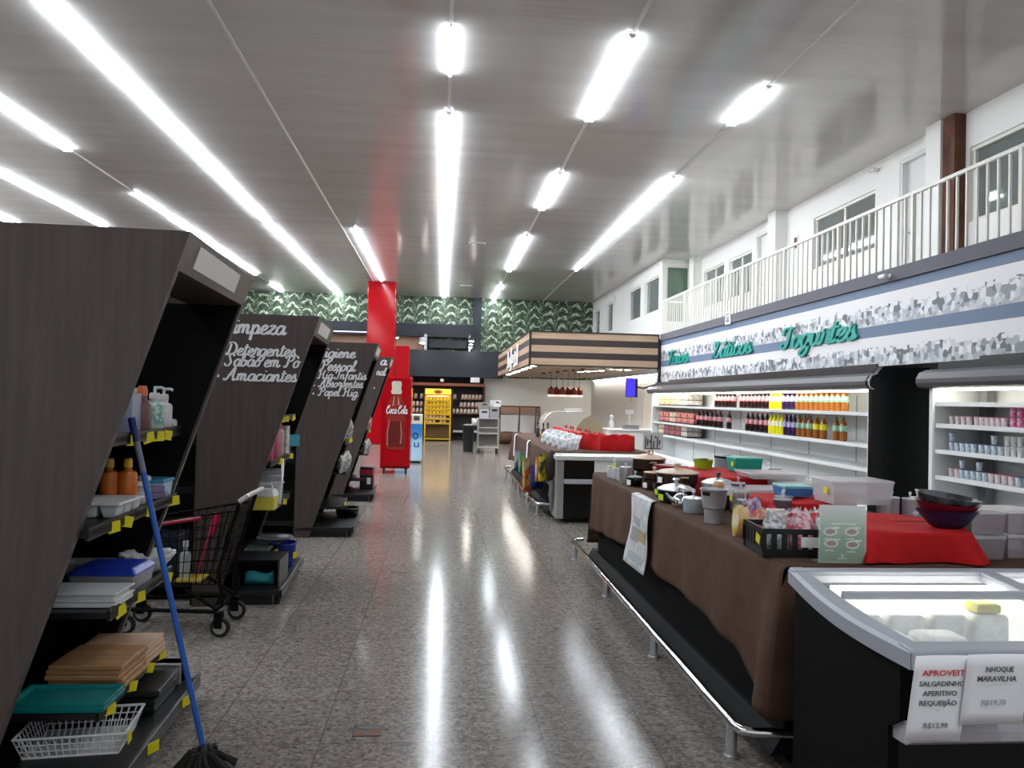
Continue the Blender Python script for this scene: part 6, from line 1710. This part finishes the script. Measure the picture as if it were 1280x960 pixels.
for z, xs, nm in ((1.50, [0.48, 0.78] + rng(0.9, 1.42, 5), 'top right'), (1.22, rng(0.72, 1.42, 6), 'middle right'), (0.98, rng(0.46, 1.42, 8), 'lower right'), (1.50, rng(-1.15, -0.72, 3), 'top left'), (1.22, rng(-1.15, -0.72, 4), 'middle left'), (0.98, rng(-1.15, -0.72, 4), 'lower left')):
    for i, x in enumerate(xs):
        lab = 'pale lidded jar, %s from the left on the %s alcove shelf' % (ORD[i], nm)
        if first:
            jp.location, jp['label'], jp['group'] = (x, 28.14, z + 0.001), lab, 'jars on the alcove shelves'
            first = False
        else:
            dup(jp, (x, 28.14, z + 0.001), lab, 'jars on the alcove shelves')
for i in range(9):
    o = box('small_carton', (-0.045, 0.045, -0.05, 0.05, 0, 0.07), WPL, None, loc=(0.5 + 0.11 * i, 28.14, 0.301))
    tag(o, 'small white carton, %s from the left on the lowest alcove shelf' % ORD[i], 'carton', 'cartons on the lowest alcove shelf')
ch = thing('snack_rack', 'yellow metal snack rack with lit header in the far alcove', 'display rack', (-0.125, 27.5, 0))
mb = MB()
for sx in (-0.45, 0.45):
    mb.box(sx - 0.02, sx + 0.02, -0.02, 0.02, 0, 1.62).box(sx - 0.02, sx + 0.02, 0.36, 0.4, 0, 1.62)
mb.box(-0.45, 0.45, -0.02, 0.02, 0.06, 0.1)
mb.build('frame', YELM, ch)
for i, z in enumerate((0.62, 0.78, 0.94, 1.10, 1.26, 1.42, 0.12)):
    MB().box(-0.44, 0.44, -0.02, 0.38, z - 0.02, z).box(-0.44, 0.44, -0.025, -0.015, z - 0.02, z + 0.04).build('tray', M('rack_amber', (206, 156, 30), 0.4) if i < 6 else M('rack_dark', (70, 60, 34), 0.5), ch)
MB().box(-0.44, 0.44, 0.385, 0.395, 0.1, 1.6).build('back_sheet', M('rack_back', (110, 80, 30), 0.5), ch)
hd = MB().box(-0.46, 0.46, -0.03, 0.1, 1.62, 1.86).build('header', M('header_yellow', (240, 196, 60), 0.4, emit=0.8), ch, bevel=0.01)
MB().lathe([(0.12, 0), (0.15, 0), (0.15, 0.004), (0.12, 0.004)], 26, mx=Matrix.Translation((0, -0.031, 1.75)) @ Matrix.Rotation(pi / 2, 4, 'X') @ Matrix.Diagonal((1, 0.5, 1, 1))).box(-0.46, 0.46, -0.035, -0.03, 1.62, 1.66).box(-0.08, 0.08, -0.035, -0.03, 1.735, 1.765).build('emblem', M('emblem_orange', (206, 110, 30), 0.5), hd)
MB().box(-0.40, 0.40, 0.12, 0.16, 1.585, 1.61).build('lamp', M('rack_glow', (255, 220, 150), 0.4, emit=4.0), ch)
sp = pouch('snack_bag', 'x', 'snack bag', (0, 0, 0), 0.115, 0.06, 0.145, mat_printed('snack_print', (240, 214, 30), (236, 176, 20), 14, 0.3), 0, 'snack bags on the yellow rack', 3)
sp2 = pouch('snack_bag', 'x', 'snack bag', (0, 0, 0), 0.115, 0.06, 0.13, mat_printed('snack_print_pale', (206, 190, 150), (180, 120, 60), 14, 0.3), 0, 'snack bags on the yellow rack', 4)
firsts = {id(sp): True, id(sp2): True}
for r, z in enumerate((1.42, 1.26, 1.10, 0.94, 0.78, 0.62)):
    src = sp if r < 4 else sp2
    n = 7 if r < 4 else (6, 6)[r - 4]
    for i in range(n):
        if r == 5 and i == 3:
            continue
        lab = '%s snack bag, %s from the left in the %s row of the yellow rack' % ('yellow' if r < 4 else 'pale', ORD[i], ORD[r])
        loc = (-0.125 - 0.375 + 0.125 * i, 27.5 + 0.04, z + 0.001)
        if firsts[id(src)]:
            src.location, src['label'] = loc, lab
            firsts[id(src)] = False
        else:
            dup(src, loc, lab)
tr = thing('stock_trolley', 'grey tubular stock trolley stacked with baskets in front of the far alcove', 'trolley', (1.35, 22.1, 0))
mb = MB()
for sx in (-0.29, 0.29):
    for sy in (-0.25, 0.25):
        mb.tube([(sx, sy, 0.12), (sx, sy, 1.0)], 0.02, 8)
for z in (0.16, 0.55, 0.72, 0.98):
    for sy in (-0.25, 0.25):
        mb.tube([(-0.29, sy, z), (0.29, sy, z)], 0.017, 8)
    for sx in (-0.29, 0.29):
        mb.tube([(sx, -0.25, z), (sx, 0.25, z)], 0.017, 8)
mb.build('frame', M('trolley_grey', (150, 148, 144), 0.4, 0.4), tr, True)
for z in (0.17, 0.56):
    MB().box(-0.28, 0.28, -0.24, 0.24, z, z + 0.015).build('shelf', GREY, tr)
MB().box(-0.285, 0.285, 0.22, 0.235, 0.2, 0.95).build('back_sheet', M('trolley_sheet', (110, 108, 104), 0.5), tr)
for sx in (-0.26, 0.26):
    for sy in (-0.22, 0.22):
        MB().lathe([(0.0, -0.018), (0.055, -0.018), (0.055, 0.018), (0, 0.018)], 14, mx=Matrix.Translation((sx, sy, 0.056)) @ Matrix.Rotation(pi / 2, 4, 'Y')).box(sx - 0.02, sx + 0.02, sy - 0.02, sy + 0.02, 0.1, 0.13).build('caster', RUBBER, tr, True)
for i, (x, z, w, h, l, m) in enumerate(((-0.12, 1.0, 0.26, 0.24, 'pale folded crate standing on the left of the stock trolley', LGREY), (0.15, 1.0, 0.26, 0.32, 'pale crate standing on the right of the stock trolley', GREY), (-0.15, 1.245, 0.24, 0.2, 'grey box on top of the left crate of the stock trolley', M('box_taupe', (136, 130, 126), 0.6)), (0.2, 1.325, 0.2, 0.18, 'pale box on top of the right crate of the stock trolley', WPL))):
    o = thing('stock_crate', l, 'crate', (1.35 + x, 22.1, z), 0.1 * i)
    tray(MB(), (0, 0, 0), w, 0.34, h, 0.012, 1.03).build('shell', m, o)
    MB().box(-w * 0.3, w * 0.3, -0.182, -0.176, h * 0.6, h * 0.8).build('hand_slot', BLACK, o)
o = pouch('sack', 'small pale sack slung on the left of the stock trolley', 'sack', (0.97, 21.95, 0.78), 0.2, 0.16, 0.2, M('sack_pale', (196, 192, 188), 0.8), 0.2, None, 9)
o = thing('black_bin', 'black bin beside the stock trolley', 'bin', (0.80, 22.3, 0))
MB().lathe([(0.14, 0), (0.17, 0.72), (0.18, 0.74)], 20).build('body', BLACK, o, True)
MB().lathe([(0.185, 0.74), (0.185, 0.76), (0.12, 0.80), (0, 0.81)], 20).build('lid', BLKM, o, True)
tf = thing('metal_table', 'brown metal table frame with pale panels against the far white wall', 'table', (2.85, 28.0, 0))
mb = MB()
for x in (-0.72, -0.02, 0.58, 0.72):
    for y in ((-0.25, 0.25) if abs(x) > 0.6 else (-0.25,)):
        mb.box(x - 0.018, x + 0.018, y - 0.018, y + 0.018, 0, 1.27)
for y in (-0.25, 0.25):
    mb.box(-0.738, 0.738, y - 0.02, y + 0.02, 1.27, 1.31)
mb.box(-0.738, 0.738, -0.262, -0.238, 0.98, 1.0)
for x in (-0.72, 0.72):
    mb.box(x - 0.018, x + 0.018, -0.23, 0.23, 1.27, 1.31)
mb.build('frame', M('frame_brown', (74, 48, 38), 0.5), tf)
MB().box(-0.70, -0.04, 0.1, 0.12, 0.1, 0.95).box(0.0, 0.56, 0.1, 0.12, 0.1, 0.95).build('panel', WPL, tf)
MB().box(-0.72, 0.72, 0.24, 0.26, 1.05, 1.27).build('wood_strip', M('tan_strip', (176, 140, 116), 0.5), tf)
pouch('sack', 'dark brown sack on the floor beyond the farther island', 'sack', (2.35, 26.5, 0.0), 0.9, 0.5, 0.42, BROWNC, 0, None, 12)
s = thing('notice_plate', 'small pale plate under the black bulkhead beside the white wall', 'plate', (1.18, 27.56, 2.12))
MB().box(-0.16, 0.16, -0.02, 0.02, 0, 0.18).build('plate', WPL, s, bevel=0.005)
def spotlight(loc, label, r=0.07, drop=0.16, beam=None):
    s = thing('track_spotlight', label, 'spotlight', loc, 0, 'track spotlights at the far end')
    MB().tube([(0, 0, 0), (0, 0, -drop * 0.4)], 0.012, 6).build('stem', BLACK, s)
    MB().lathe([(r * 0.7, -drop * 0.35), (r, -drop * 0.5), (r, -drop)], 14).build('housing', LGREY if beam else BLKM, s, True)
    MB().lathe([(0, -drop - 0.03), (r * 0.8, -drop - 0.015), (r * 0.9, -drop + 0.002)], 14).build('bulb', SPOT, s, True)
for i, (x, y, z, d, r) in enumerate(((-0.72, 26.92, 3.74, 0.30, 0.10), (1.0, 27.0, 3.74, 0.18, 0.10), (1.0, 27.5, 3.74, 0.26, 0.075), (1.0, 27.9, 3.74, 0.33, 0.06), (-1.6, 26.92, 3.74, 0.14, 0.05), (-1.95, 27.4, 3.74, 0.14, 0.05))):
    spotlight((x, y, z), 'track spotlight under the black beam, %s of six' % ORD[i], r, d, i == 0)
o = thing('spotlight_track', 'black lighting track hanging under the far beam', 'light track', (0, 27.2, 3.74))
MB().box(-4.5, 1.12, -0.3, -0.26, 0, 0.03).box(-0.74, -0.70, -0.3, 0.8, 0, 0.03).box(0.98, 1.02, -0.3, 0.85, 0, 0.03).box(-1.97, -1.93, -0.3, 0.85, 0, 0.03).build('track_bars', BLACK, o)
MB().box(-4.0, -2.6, -0.32, -0.30, 0.0, 0.03).build('light_strip', M('strip_glow', (220, 226, 230), 0.4, emit=1.2), o)
MB().lathe([(0.06, 0), (0.06, 0.1), (0, 0.1)], 12).build('x', WPL, None, True, loc=(0.0, 27.55, 2.12))
o = bpy.data.objects['x']
o.name = 'small_lamp'
tag(o, 'tiny white lamp on the black bulkhead above the snack rack', 'lamp')
# floor drains
for i, (x, y) in enumerate(((-0.30, 3.62), (-0.32, 6.9))):
    d = thing('floor_drain', 'small rusty square floor drain in the aisle, %s' % ('nearer' if i == 0 else 'farther'), 'drain', (x, y, 0.0005))
    MB().box(-0.06, 0.06, -0.05, 0.05, 0, 0.003).build('plate', M('drain_rust', (110, 66, 44), 0.7), d)
    MB().box(-0.065, -0.06, -0.055, 0.055, 0, 0.004).box(0.06, 0.065, -0.055, 0.055, 0, 0.004).box(-0.065, 0.065, 0.03, 0.055, 0, 0.004).build('rim', BLACK, d)
    MB().box(-0.035, 0.035, -0.035, -0.01, 0.003, 0.0036).box(-0.035, 0.035, 0.01, 0.035, 0.003, 0.0036).build('slot', BLACK, d)
